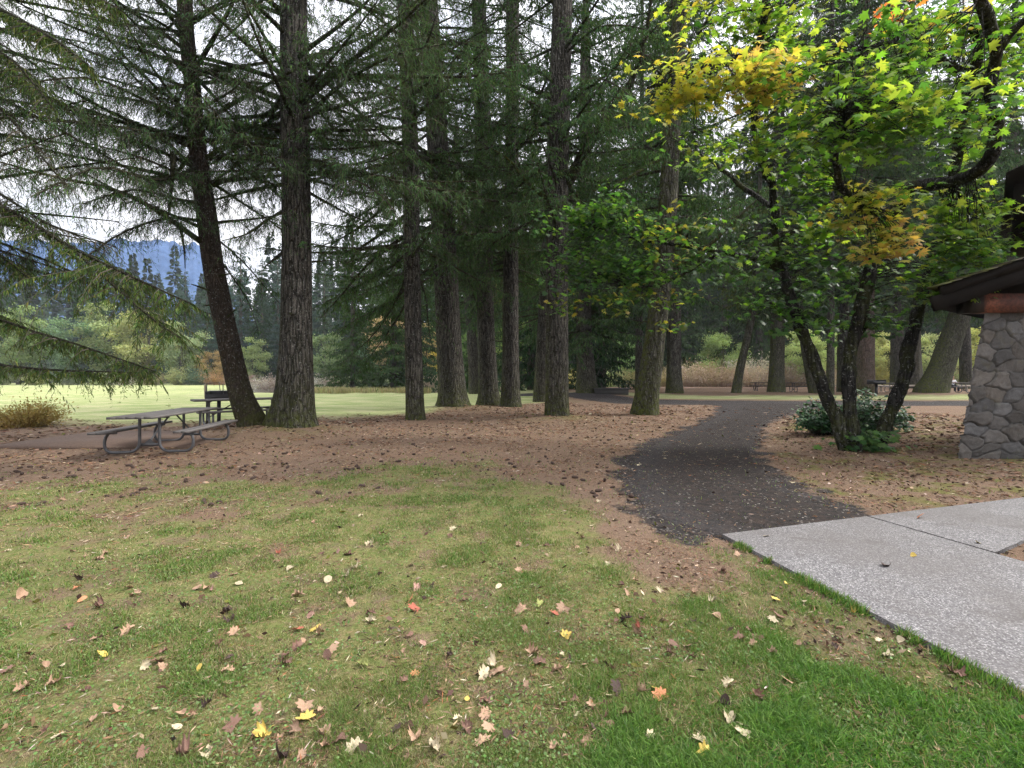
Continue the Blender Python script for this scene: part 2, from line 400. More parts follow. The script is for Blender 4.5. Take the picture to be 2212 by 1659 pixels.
# ---------------------------------------------------------------- ground sheet
def ground_material():
    m, nt = mat('ground_litter_grass'); t = NT(nt); p = t.geo()
    z = t.attr('col'); s = t.n('ShaderNodeSeparateColor'); t.l(z, s.inputs[0])
    z2 = t.attr('zone'); s2 = t.n('ShaderNodeSeparateColor'); t.l(z2, s2.inputs[0])
    big = t.noise(p, 1.3, 4, .6); mid = t.noise(p, 9, 5, .7); fine = t.noise(p, 55, 4, .75); vf = t.noise(p, 190, 3, .8)
    st = t.noise(t.scale(p, (60, 22, 20)), 1, 3, .7, 1.5)
    need = t.ramp(fine, [(.25, (.056, .035, .023)), (.42, (.122, .078, .049)), (.58, (.175, .117, .077)), (.8, (.27, .195, .135))])
    need = t.mix(t.ramp(st, [(.5, 0), (.62, .6)]), need, (.24, .155, .11))
    need = t.mix(t.ramp(vf, [(.36, .55), (.5, 0)]), need, (.05, .034, .027))
    sp = t.noise(p, 22, 3, .8); need = t.mix(t.ramp(sp, [(.60, 0), (.68, .85)]), need, (.05, .034, .026)); sp2 = t.noise(t.scale(p, (1.3, 1, 1)), 31, 3, .8); need = t.mix(t.ramp(sp2, [(.63, 0), (.70, .7)]), need, (.30, .215, .155))
    need = t.mix(t.ramp(big, [(.35, .35), (.6, 0)]), need, (.17, .125, .095))
    need = t.mix(t.ramp(mid, [(.56, 0), (.75, .45)]), need, (.095, .060, .043))
    lawn = t.ramp(fine, [(.25, (.055, .048, .020)), (.45, (.145, .128, .052)), (.6, (.235, .195, .092)), (.8, (.34, .28, .165))])
    lawn = t.mix(t.ramp(mid, [(.42, .75), (.62, 0)]), lawn, t.mix(fine, (.05, .075, .015), (.14, .19, .05)))
    lawn = t.mix(t.ramp(t.noise(p, 2.1, 6, .75), [(.50, 0), (.62, .9)]), lawn, need)
    lush = t.mix(fine, (.020, .034, .008), (.075, .11, .026))
    mead = t.ramp(t.noise(t.scale(p, (.35, 1.6, 1)), 1.1, 6, .7), [(.30, (.13, .18, .06)), (.42, (.21, .26, .095)), (.52, (.31, .325, .15)), (.62, (.42, .385, .23)), (.75, (.33, .26, .17))])
    mead = t.mix(t.ramp(mid, [(.35, .35), (.6, 0)]), mead, (.12, .17, .04))
    v = t.n('ShaderNodeTexVoronoi'); v.inputs['Scale'].default_value = 42; t.l(p, v.inputs['Vector'])
    gs = t.n('ShaderNodeSeparateColor'); t.l(v.outputs['Color'], gs.inputs[0])
    grav = t.ramp(gs.outputs[0], [(0, (.010, .009, .0085)), (.6, (.023, .020, .0185)), (.9, (.045, .04, .037)), (1, (.2, .18, .16))])
    grav = t.mix(t.ramp(mid, [(.50, 0), (.68, .6)]), grav, (.075, .046, .036))
    grav = t.mix(t.ramp(big, [(.45, 0), (.62, .5)]), grav, (.058, .052, .052))
    mossc = t.mix(fine, (.05, .055, .012), (.17, .16, .045))
    lf = t.math('ADD', s.outputs[0], t.math('MULTIPLY', t.math('SUBTRACT', t.noise(p, 3.2, 6, .75), .5), 1.3)); c = t.mix(t.ramp(lf, [(.25, 0), (.8, 1)]), need, lawn)
    c = t.mix(s.outputs[1], c, lush)
    c = t.mix(s2.outputs[0], c, mead)
    c = t.mix(t.math('MULTIPLY', s2.outputs[1], t.ramp(mid, [(.3, .35), (.6, 1)])), c, mossc)
    gf = t.math('ADD', s.outputs[2], t.math('MULTIPLY', t.math('SUBTRACT', mid, .5), 1.2))
    c = t.mix(t.ramp(gf, [(.30, 0), (.62, 1)]), c, grav)
    h = t.math('ADD', t.math('MULTIPLY', fine, .5), t.math('ADD', mid, t.math('MULTIPLY', vf, .3)))
    t.out(t.bsdf(c, .95, .12, t.bump(h, .8, .03))); return m
GROUND = ground_material()
def build_ground():
    r = np.concatenate([[.3], np.geomspace(.6, 110, 430), np.geomspace(125, 4000, 24)])
    a = np.concatenate([np.linspace(-60, 60, 560), np.linspace(62, 298, 48)]) * pi / 180
    A_, R_ = np.meshgrid(a, r, indexing='ij')
    x = (R_ * np.sin(A_)).ravel(); y = (R_ * np.cos(A_)).ravel()
    z = gh(x, y); na, nr = A_.shape
    i, j = np.meshgrid(np.arange(na), np.arange(nr - 1), indexing='ij')
    i2 = (i + 1) % na
    f = np.stack([i * nr + j, i * nr + j + 1, i2 * nr + j + 1, i2 * nr + j], -1).reshape(-1, 4)
    lawn, lush, grav, mead, mossy = zones(x, y)
    inside = poly_mask(x, y, SLAB_A) | poly_mask(x, y, SLAB_B)
    A = Acc(); A.add(np.stack([x, y, z], 1), f, np.stack([lawn, lush, grav], 1))
    cv = np.array([[0, 0, float(gh(0, 0))]]); ring = np.arange(na) * nr
    ff = np.stack([ring, np.roll(ring, -1), np.full(na, len(x))], 1)
    A.v.append(cv); A.c.append(np.array([[1., 0, 0]])); A.f.append(np.hstack([ff, -np.ones((na, 1), int)])); A.m.append(np.zeros(na, np.int32)); A.n += 1
    o = A.build('ground', GROUND, smooth=True)
    at_ = o.data.color_attributes.new('zone', 'FLOAT_COLOR', 'POINT')
    zz = np.stack([np.append(mead, 0), np.append(mossy, 0), np.zeros(len(x) + 1), np.ones(len(x) + 1)], 1)
    at_.data.foreach_set('color', zz.astype(np.float32).ravel())
    tag(o, kind='structure')
build_ground()

# gravel path and road as sheets a few mm above the ground, ragged outlines
def gravel_material():
    m, nt = mat('dark_gravel'); t = NT(nt); p = t.geo()
    v = t.n('ShaderNodeTexVoronoi'); v.inputs['Scale'].default_value = 55; t.l(p, v.inputs['Vector'])
    gs = t.n('ShaderNodeSeparateColor'); t.l(v.outputs['Color'], gs.inputs[0])
    big = t.noise(p, .9, 4, .6, .5); mid = t.noise(p, 8, 5, .7); fine = t.noise(p, 70, 3, .7)
    c = t.ramp(gs.outputs[0], [(0, (.0055, .0045, .0042)), (.55, (.0125, .0102, .0095)), (.9, (.024, .020, .0185)), (.98, (.05, .043, .04)), (1, (.32, .29, .26))])
    lt = t.ramp(gs.outputs[1], [(0, (.018, .018, .020)), (.7, (.05, .049, .052)), (1, (.12, .118, .122))])
    e = t.attr('col'); s = t.n('ShaderNodeSeparateColor'); t.l(e, s.inputs[0])
    c = t.mix(t.math('MULTIPLY', s.outputs[1], t.ramp(mid, [(.3, .2), (.6, 1)])), c, lt)
    c = t.mix(t.ramp(mid, [(.44, 0), (.66, .75)]), c, (.042, .028, .021))
    c = t.mix(t.ramp(fine, [(.72, 0), (.80, .3)]), c, (.12, .08, .055))
    need = t.ramp(fine, [(.25, (.055, .034, .025)), (.5, (.13, .085, .06)), (.8, (.25, .17, .125))])
    ef = t.math('ADD', s.outputs[0], t.math('MULTIPLY', t.math('SUBTRACT', t.noise(p, 5, 6, .75), .5), 1.1))
    c = t.mix(t.ramp(ef, [(.42, 0), (.72, 1)]), c, need)
    h = t.math('ADD', gs.outputs[0], fine)
    t.out(t.bsdf(c, .9, .2, t.bump(h, .7, .012))); return m
GRAVEL = gravel_material()
def sheet(name, Lp, Rp, nu=40, dz=.012, jit=.12, edge_w=.5):
    n = len(Lp); u = np.linspace(0, 1, nu)
    P = Lp[:, None] * (1 - u)[None, :, None] + Rp[:, None] * u[None, :, None]
    jx = (fbm(P[..., 0] * 1.6, P[..., 1] * 1.6, 41, 3) - .5) * 2 * jit * 2
    dirv = nrm(Rp - Lp)[:, None]
    k = (np.abs(u - .5) * 2) ** 3
    P = P + dirv * (jx * k[None])[..., None]
    x, y = P[..., 0].ravel(), P[..., 1].ravel()
    wdt = np.linalg.norm(Rp - Lp, axis=1)[:, None]
    d = np.minimum(u, 1 - u)[None] * wdt
    e = (1 - sstep(0, edge_w, d)) * .38 + .02
    lite = sstep(.62, .95, 1 - u)[None] * np.ones((n, 1))
    lite = lite * sstep(2.6, 3.4, P[..., 1]) * .5 if name == 'path' else lite * 0 + .55
    i, j = np.meshgrid(np.arange(n - 1), np.arange(nu - 1), indexing='ij')
    f = np.stack([i * nu + j, i * nu + j + 1, (i + 1) * nu + j + 1, (i + 1) * nu + j], -1).reshape(-1, 4)
    dzz = (dz * sstep(0, .22, d) - .035 * (1 - sstep(0, .12, d))).ravel()
    A = Acc(); A.add(np.stack([x, y, gh(x, y) + dzz], 1), f, np.stack([e.ravel(), lite.ravel(), 0 * x], 1))
    return tag(A.build(name, GRAVEL, smooth=True), kind='structure')
pl2 = smooth_line(PL, 160); pr2 = smooth_line(PR, 160)
sheet('path', pl2[:150], pr2[:150], 60)
rt = np.gradient(ROADC, axis=0); rn = nrm(np.stack([-rt[:, 1], rt[:, 0]], 1))
rl = smooth_line(ROADC + rn * 1.75, 220); rr = smooth_line(ROADC - rn * 1.75, 220)
sheet('road', rl, rr, 24, .008, .25, .9)

# pavement of exposed aggregate: two slabs with an open joint between
def agg_material():
    m, nt = mat('exposed_aggregate'); t = NT(nt); p = t.geo()
    v = t.n('ShaderNodeTexVoronoi'); v.inputs['Scale'].default_value = 115; t.l(p, v.inputs['Vector'])
    gs = t.n('ShaderNodeSeparateColor'); t.l(v.outputs['Color'], gs.inputs[0])
    c = t.ramp(gs.outputs[0], [(0, (.035, .033, .032)), (.28, (.095, .090, .087)), (.55, (.17, .163, .158)), (.8, (.23, .221, .215)), (1, (.43, .415, .405))])
    e = t.ramp(v.outputs['Distance'], [(.25, 0), (.6, .7)]); c = t.mix(e, c, (.10, .095, .10))
    big = t.noise(p, 1.1, 4, .6); mid = t.noise(p, 5, 4, .6)
    c = t.mix(t.ramp(big, [(.40, 0), (.62, .55)]), c, (.10, .09, .084)); c = t.mix(t.ramp(t.noise(p, 2.3, 5, .7, .8), [(.55, 0), (.7, .5)]), c, (.075, .066, .06))
    c = t.mix(t.ramp(mid, [(.55, 0), (.75, .3)]), c, (.16, .15, .14))
    h = v.outputs['Distance']
    t.out(t.bsdf(c, .85, .25, t.bump(h, -.6, .008))); return m
AGG = agg_material()
def slab(A, P, top, th, n=14):
    P = np.asarray(P); u = np.linspace(0, 1, n)
    U, V = np.meshgrid(u, u, indexing='ij')
    G = (P[0] * (1 - U[..., None]) + P[1] * U[..., None]) * (1 - V[..., None]) + (P[3] * (1 - U[..., None]) + P[2] * U[..., None]) * V[..., None]
    x = G[..., 0].ravel(); y = G[..., 1].ravel(); z = np.full_like(x, top)
    i, j = np.meshgrid(np.arange(n - 1), np.arange(n - 1), indexing='ij')
    f = np.stack([i * n + j, i * n + j + 1, (i + 1) * n + j + 1, (i + 1) * n + j], -1).reshape(-1, 4)
    A.add(np.stack([x, y, z], 1), f[:, ::-1])
    ring = np.concatenate([np.arange(n), np.arange(1, n) * n + n - 1][::1])
    per = [i * n for i in range(n)] + [(n - 1) * n + j for j in range(1, n)] + [i * n + n - 1 for i in range(n - 2, -1, -1)] + [j for j in range(n - 2, 0, -1)]
    xs, ys = x[per], y[per]; k = len(per)
    v = np.vstack([np.stack([xs, ys, np.full(k, top)], 1), np.stack([xs, ys, np.full(k, top - th)], 1)])
    A.add(v, np.array([[i, (i + 1) % k, (i + 1) % k + k, i + k] for i in range(k)]))
PTOP = .035
A = Acc(); slab(A, SLAB_A, PTOP, .16); slab(A, SLAB_B, PTOP - .004, .16)
tag(A.build('pavement', AGG), kind='structure')

# river behind the meadow
m, nt = mat('river_water'); t = NT(nt); nz = t.noise(t.scale(t.geo(), (1, 3, 1)), 1.2, 4, .6)
t.out(t.bsdf((.018, .017, .018), .12, .5, t.bump(nz, .25, .05)))
A = Acc(); A.add([[-90, 46, -.55], [24, 46, -.55], [24, 170, -.55], [-90, 170, -.55]], [[0, 1, 2, 3]]); tag(A.build('river', m), kind='structure')

# ---------------------------------------------------------------- grass, clover and litter
def kites(base, d, ln, w, col, rng, mid=.5, tip_drop=0.0):
    n = len(base); r = nrm(rng.normal(size=(n, 3))); wv = nrm(np.cross(d, r)) * (w * .5)[:, None]
    md = base + d * (ln * mid)[:, None]; tp = base + d * ln[:, None]; tp[:, 2] -= tip_drop * ln
    v = np.stack([base, md + wv, tp, md - wv], 1).reshape(-1, 3)
    f = np.arange(4 * n).reshape(-1, 4)
    return v, f, np.repeat(col, 4, axis=0)
def pick(rng, n, pal, wts=None, jit=.18):
    pal = np.array(pal); w = None if wts is None else np.array(wts) / np.sum(wts)
    c = pal[rng.choice(len(pal), n, p=w)]
    return np.clip(c * (1 + rng.normal(0, jit, (n, 1))) * (1 + rng.normal(0, .06, (n, 3))), .004, .9)
def on_pave(x, y): return poly_mask(x, y, SLAB_A) | poly_mask(x, y, SLAB_B)
def build_grass():
    rng = np.random.default_rng(5); N = 1500000
    r = np.exp(np.log(1.35) + rng.uniform(0, 1, N) ** 1.25 * np.log(14 / 1.35)); a = rng.uniform(-56, 56, N) * pi / 180
    x = r * np.sin(a); y = r * np.cos(a)
    lawn, lush, grav, mead, mossy = zones(x, y)
    n1 = fbm(x * 4, y * 4, 61, 3); n0 = fbm(x * 1.1, y * 1.1, 67, 3)
    p = lawn * (.18 + .75 * sstep(.40, .62, n1) + .3 * sstep(.45, .6, n0)) * .62 + lush * .42
    p = p * (1 - grav * .97) + .012 * (1 - lawn)
    p = p * (1 - .75 * sstep(.50, .64, fbm(x * 1.5 + 5, y * 1.5, 171, 4)) * (1 - lush))
    keep = (rng.uniform(0, 1, N) < p) & ~on_pave(x, y)
    x, y, r, lush, n1, n0, lawn = x[keep], y[keep], r[keep], lush[keep], n1[keep], n0[keep], lawn[keep]; n = len(x)
    base = np.stack([x, y, gh(x, y) - .003], 1)
    dry = rng.uniform(0, 1, n) < (.58 - .45 * lush - .30 * sstep(.5, .65, n1))
    hgt = (.016 + .016 * rng.uniform(0, 1, n) + .034 * lush * rng.uniform(.1, 1.2, n) + .02 * sstep(.5, .7, n1) * rng.uniform(0, 1, n)) * (1 + .25 * (r > 6))
    lean = rng.normal(0, 1, (n, 2)) * np.where(dry, 1.6, .55 + .5 * lush)[:, None]
    d1 = nrm(np.stack([lean[:, 0] * .5, lean[:, 1] * .5, np.ones(n)], 1)); d2 = nrm(np.stack([lean[:, 0] * 1.5, lean[:, 1] * 1.5, np.ones(n) * .8], 1))
    wd = (.0024 + .0026 * lush) * np.maximum(1, r / 2.6) * rng.uniform(.7, 1.3, n)
    sd = nrm(np.cross(d1, nrm(rng.normal(size=(n, 3))))) * (wd * .5)[:, None]
    p1 = base + d1 * (hgt * .55)[:, None]; p2 = p1 + d2 * (hgt * .55)[:, None]
    v = np.stack([base - sd, base + sd, p1 + sd * .8, p1 - sd * .8, p2], 1).reshape(-1, 3)
    i = np.arange(n) * 5
    fq = np.stack([i, i + 1, i + 2, i + 3], 1); ft = np.stack([i + 3, i + 2, i + 4, -np.ones(n, int)], 1)
    green = pick(rng, n, [(.10, .175, .036), (.14, .215, .054), (.075, .14, .028), (.19, .23, .075), (.21, .21, .085)], [3, 3, 2, 2, 1.5])
    rich = pick(rng, n, [(.065, .165, .022), (.11, .23, .038), (.035, .09, .014), (.16, .26, .06), (.05, .125, .02)])
    col = green * (1 - lush[:, None]) + rich * lush[:, None]
    straw = pick(rng, n, [(.30, .25, .13), (.22, .19, .085), (.36, .31, .19), (.18, .125, .07)])
    col = np.where(dry[:, None], straw, col)
    A = Acc(); A.add(v, np.vstack([fq, ft]), np.repeat(col, 5, axis=0))
    # tufts that lean over the pavement edge
    n = 9000; tt = rng.uniform(0, 1.6, n); kp = fbm(tt * 14, tt * 0, 5, 3) + .35 * tt > .55; tt = tt[kp]; n = len(tt)
    dv_ = (C2 - C0) / np.hypot(*(C2 - C0)); nv_ = np.array([dv_[1], -dv_[0]]); nv_ = nv_ if (C1 - C0) @ nv_ > 0 else -nv_
    xy = C0 + (C2 - C0) * tt[:, None] - nv_ * np.abs(rng.normal(.012, .03, n))[:, None]; L3 = rng.uniform(.03, .085, n)
    d3 = nrm(np.stack([rng.normal(0, .5, n) + nv_[0] * .4, rng.normal(0, .5, n) + nv_[1] * .4, np.ones(n)], 1))
    A.add(*kites(np.stack([xy[:, 0], xy[:, 1], gh(xy[:, 0], xy[:, 1])], 1), d3, L3, np.full(n, .005), pick(rng, n, [(.09, .19, .03), (.05, .11, .02), (.14, .22, .05), (.26, .22, .11)], [4, 3, 2, 1]), rng, .4))
    # clover and small weed leaves in patches
    N = 160000
    r = np.exp(rng.uniform(np.log(1.35), np.log(9), N)); a = rng.uniform(-56, 56, N) * pi / 180; x = r * np.sin(a); y = r * np.cos(a)
    lawn, lush, grav, mead, mossy = zones(x, y)
    pt = sstep(.52, .64, fbm(x * 1.9, y * 1.9, 83, 4))
    keep = (rng.uniform(0, 1, N) < pt * lawn * .30 * (1 - grav)) & ~on_pave(x, y); x, y, r = x[keep], y[keep], r[keep]; n = len(x)
    c = np.stack([x, y, gh(x, y) + rng.uniform(.006, .03, n)], 1); k = 6; sz = rng.uniform(.003, .0075, n) * np.maximum(1, r / 4)
    nn = nrm(np.stack([rng.normal(0, .45, n), rng.normal(0, .45, n) - .15, np.ones(n)], 1))
    u = nrm(np.cross(nn, np.array([0, 1., .01]))); w = np.cross(nn, u); an = np.arange(k) * 2 * pi / k
    v = c[:, None] + sz[:, None, None] * (u[:, None] * np.cos(an)[None, :, None] + w[:, None] * np.sin(an)[None, :, None])
    i = np.arange(n) * k
    f = np.vstack([np.stack([i, i + 1, i + 2, i + 3], 1), np.stack([i, i + 3, i + 4, i + 5], 1)])
    A.add(v.reshape(-1, 3), f, np.repeat(pick(rng, n, [(.09, .16, .04), (.12, .19, .055), (.075, .13, .03), (.14, .19, .07)]), k, axis=0))
    print('grass', A.n); tag(A.build('grass', GRASS), kind='stuff')
build_grass()

def build_litter():
    rng = np.random.default_rng(9); N = 300000; A = Acc()
    r = np.exp(rng.uniform(np.log(1.5), np.log(26), N)); a = rng.uniform(-56, 56, N) * pi / 180; x = r * np.sin(a); y = r * np.cos(a)
    lawn, lush, grav, mead, mossy = zones(x, y)
    cl = fbm(x * 2.2, y * 2.2, 95, 4)
    keep = (rng.uniform(0, 1, N) < (.10 + .5 * sstep(.42, .65, cl)) * (1 - .62 * lawn - .35 * lush) * (1 - .86 * grav) * (1 - mead)) & ~on_pave(x, y)
    x, y, r, px_ = x[keep], y[keep], r[keep], pxy(x, y)[0][keep]; n = len(x)
    th = rng.uniform(0, 2 * pi, n); d = nrm(np.stack([np.cos(th), np.sin(th), rng.normal(.05, .16, n)], 1))
    sc = np.maximum(1, r / 4.5)
    ln = rng.uniform(.015, .06, n) * sc; w = rng.uniform(.0025, .007, n) * sc
    col = pick(rng, n, [(.19, .115, .075), (.10, .065, .045), (.30, .20, .13), (.06, .04, .03), (.40, .33, .25), (.22, .10, .05)], [4, 3, 2, 2, 1, 1.2])
    b = np.stack([x, y, gh(x, y) + .006 + rng.uniform(0, .012, n)], 1); b[:, :2] -= d[:, :2] * (ln * .5)[:, None]
    A.add(*kites(b, d, ln, w, col, rng))
    # coarser crumbs of leaf and bark, dark and light, and fallen twigs
    N = 75000
    r = np.exp(rng.uniform(np.log(1.6), np.log(24), N)); a = rng.uniform(-56, 56, N) * pi / 180; x = r * np.sin(a); y = r * np.cos(a)
    lawn, lush, grav, mead, mossy = zones(x, y); px, py = pxy(x, y)
    right = sstep(1630, 1750, px) * sstep(870, 930, py)
    keep = (rng.uniform(0, 1, N) < (.16 + .40 * right) * (1 - .78 * np.clip(lawn * 1.2, 0, 1)) * (1 - .85 * grav) * (1 - mead)) & ~on_pave(x, y)
    x, y, r, rt_ = x[keep], y[keep], r[keep], right[keep]; n = len(x)
    th = rng.uniform(0, 2 * pi, n); d = nrm(np.stack([np.cos(th), np.sin(th), rng.normal(.1, .3, n)], 1))
    ln = rng.uniform(.014, .06, n) * np.maximum(1, r / 7); w = ln * rng.uniform(.2, .7, n)
    col = pick(rng, n, [(.05, .034, .027), (.09, .055, .04), (.16, .10, .07), (.30, .22, .15), (.45, .36, .26), (.11, .11, .03)], [4, 4, 2.5, 1.2, .6, 2])
    b = np.stack([x, y, gh(x, y) + .008], 1)
    A.add(*kites(b, d, ln, w, col, rng))
    tag(A.build('needle_litter', DRY), kind='stuff')
build_litter()
# ---------------------------------------------------------------- conifer limbs and foliage
GREENS = [(.050, .100, .036), (.066, .122, .042), (.036, .068, .029), (.090, .142, .046), (.055, .100, .052)]
GREENW = [3, 3, 2, 1.4, 2]
TWIG = [(.060, .054, .042), (.042, .037, .030), (.085, .080, .062)]
LIMBC = (.0, 0, 0)

def branch(A, P, r0, rng, nbm=10, lb=.9, nsm=20, sl=.16, sw=.024, droop=.25, hang=.6, t0=.12, bare=.25, pal=GREENS, palw=GREENW, k=5, dens_tip=0, moss=.3, flat=.15, strand=0.):
    """one limb: woody tube (slot 0), side branchlets and needle shoots (slot 1)"""
    m = 10; P = smooth_line(P, m) if len(P) < m else np.asarray(P)
    L = np.sum(np.linalg.norm(np.diff(P, axis=0), axis=1)); u = np.linspace(0, 1, m)
    v, f = tube(P, r0 * (1 - .88 * u ** .8) + .004, k); A.add(v, f, (moss, 0, 0), 0)
    nb = max(4, int(L * nbm)); t = np.sort(rng.uniform(t0, 1, nb) ** (1 if dens_tip == 0 else dens_tip))
    T = nrm(np.gradient(P, axis=0))
    itp = lambda X, tt: np.stack([np.interp(tt, u, X[:, c]) for c in range(3)], 1)
    b = itp(P, t); tg = nrm(itp(T, t)); lat = nrm(np.cross(tg, UP) + 1e-6)
    s = np.where(np.arange(nb) % 2 == 0, 1., -1.); a = rng.uniform(40, 82, nb) * pi / 180
    d = tg * np.cos(a)[:, None] + lat * (s * np.sin(a))[:, None]; d[:, 2] += rng.normal(-.08, flat, nb); d = nrm(d)
    l = lb * (.22 + .85 * (1 - t) ** .6) * np.minimum(1, (t - t0) * 4 + .45) * rng.uniform(.45, 1.2, nb) * rng.choice([.55, 1.0, 1.75], nb, p=[.35, .45, .20]); hv = rng.uniform(.4, 1.7, nb)
    g = np.linspace(0, 1, 4)
    q = b[:, None] + d[:, None] * (l[:, None] * g[None])[..., None]; q[..., 2] -= droop * l[:, None] * g[None] ** 2 * rng.uniform(.2, 2.2, (nb, 1)); q += rng.normal(0, .05, q.shape) * l[:, None, None] * g[None, :, None]
    wv = nrm(np.cross(d, nrm(rng.normal(size=(nb, 3))))); ww = (.006 + r0 * .07) * (1 - .75 * g)
    e1 = q - wv[:, None] * ww[None, :, None]; e2 = q + wv[:, None] * ww[None, :, None]
    vv = np.stack([e1, e2], 2).reshape(nb, 8, 3); i = np.arange(nb)[:, None] * 8 + np.arange(3)[None] * 2
    f = np.stack([i, i + 1, i + 3, i + 2], -1).reshape(-1, 4)
    A.add(vv.reshape(-1, 3), f, np.repeat(pick(rng, nb, TWIG), 8, axis=0), 1)
    ns = np.maximum(2, (l * nsm * rng.uniform(.6, 1.4, nb)).astype(int)); idx = np.repeat(np.arange(nb), ns); n = len(idx)
    ss = rng.uniform(.06, 1.0, n); x = ss * 3; j = np.minimum(x.astype(int), 2); fr = (x - j)[:, None]
    sb = q[idx, j] * (1 - fr) + q[idx, j + 1] * fr; st = nrm(q[idx, j + 1] - q[idx, j]); sl2 = nrm(np.cross(st, UP) + 1e-6)
    sd = st * rng.uniform(.25, .9, n)[:, None] + sl2 * (rng.choice([-1., 1.], n) * rng.uniform(.15, .9, n))[:, None]
    sd[:, 2] -= hang * hv[idx] * rng.uniform(.0, 1.5, n); sd = nrm(sd)
    ln = sl * rng.uniform(.5, 1.35, n) * (1.1 - .4 * ss)
    col = pick(rng, n, pal, palw if len(palw) == len(pal) else None); isb = rng.uniform(0, 1, n) < bare
    col[isb] = pick(rng, int(isb.sum()), TWIG); w = np.where(isb, sw * .35, sw * rng.uniform(.7, 1.3, n)); ln = np.where(isb, ln * 1.25, ln)
    v, f, c = kites(sb, sd, ln, w, col, rng, .45, .25 * hang); A.add(v, f, c, 1)
    if strand > 0:                                   # thin pendulous twigs with a few needle tufts
        n = int(nb * strand); ii = rng.integers(0, nb, n); jj = rng.integers(1, 4, n); s0 = q[ii, jj]; L2 = rng.uniform(.2, .75, n) * min(1, lb)
        d2 = nrm(np.stack([rng.normal(0, .22, n), rng.normal(0, .22, n), -np.ones(n)], 1))
        v, f, c = kites(s0, d2, L2, np.full(n, sw * .45), pick(rng, n, TWIG), rng, .3); A.add(v, f, c, 1)
        k = 7; i3 = np.repeat(np.arange(n), k); tt = rng.uniform(.15, 1, n * k); b3 = s0[i3] + d2[i3] * (L2[i3] * tt)[:, None]
        d3 = nrm(d2[i3] * .8 + rng.normal(0, .55, (n * k, 3))); v, f, c = kites(b3, d3, sl * rng.uniform(.3, .8, n * k), np.full(n * k, sw * .7), pick(rng, n * k, pal, palw if len(palw) == len(pal) else None), rng, .45); A.add(v, f, c, 1)

def trunk_mesh(pts3, moss, rng, k=26, flute=.0, name='trunk', m=BARK, parent=None, base_moss=True):
    """pts3 rows x,y,z,r; relief of bark and roots in the mesh"""
    n = int(max(30, min(150, (pts3[-1, 2] - pts3[0, 2]) / .16)))
    Q = smooth_line(pts3, n); P = Q[:, :3]; r = np.maximum(Q[:, 3], .02)
    v, f = tube(P, 1.0, k); v = v.reshape(n, k, 3); off = v - P[:, None]
    a = np.arange(k) * 2 * pi / k; z = P[:, 2][:, None]
    sd = int(rng.integers(1, 999)); ca, sa = np.cos(a)[None], np.sin(a)[None]
    hh = z - P[0, 2]
    lob = (fbm(ca * 2.2 + sd + 0 * z, sa * 2.2 + 0 * z, sd, 2) - .5) * 2
    rel = 1 + flute * lob * np.exp(-hh / .55) + .035 * (fbm(ca * 3 + z * .5 + sd, sa * 3 + z * .35, sd + 3, 3) - .5) * 2 + .05 * (fbm(ca * 9 + sd, sa * 9 + z * 1.2, sd + 7, 2) - .5)
    V = P[:, None] + off * (r[:, None] * rel)[..., None]
    nrmx = off[..., 0]; nrmy = off[..., 1]
    low = np.exp(-np.maximum(hh - .15, 0) / .8) * 1.6 if base_moss else 0 * hh
    side = np.clip(-.75 * nrmx + .5 * nrmy + .1, 0, 1)
    mo = np.clip(low * (.55 + .6 * side) + moss * (.30 + .85 * side) + .6 * side * (1 - sstep(1.5, 6, hh)), 0, 1)
    A = Acc(); A.add(V.reshape(-1, 3), f, np.stack([mo.ravel(), 0 * mo.ravel(), 0 * mo.ravel()], 1))
    return A.build(name, m, parent, smooth=True)

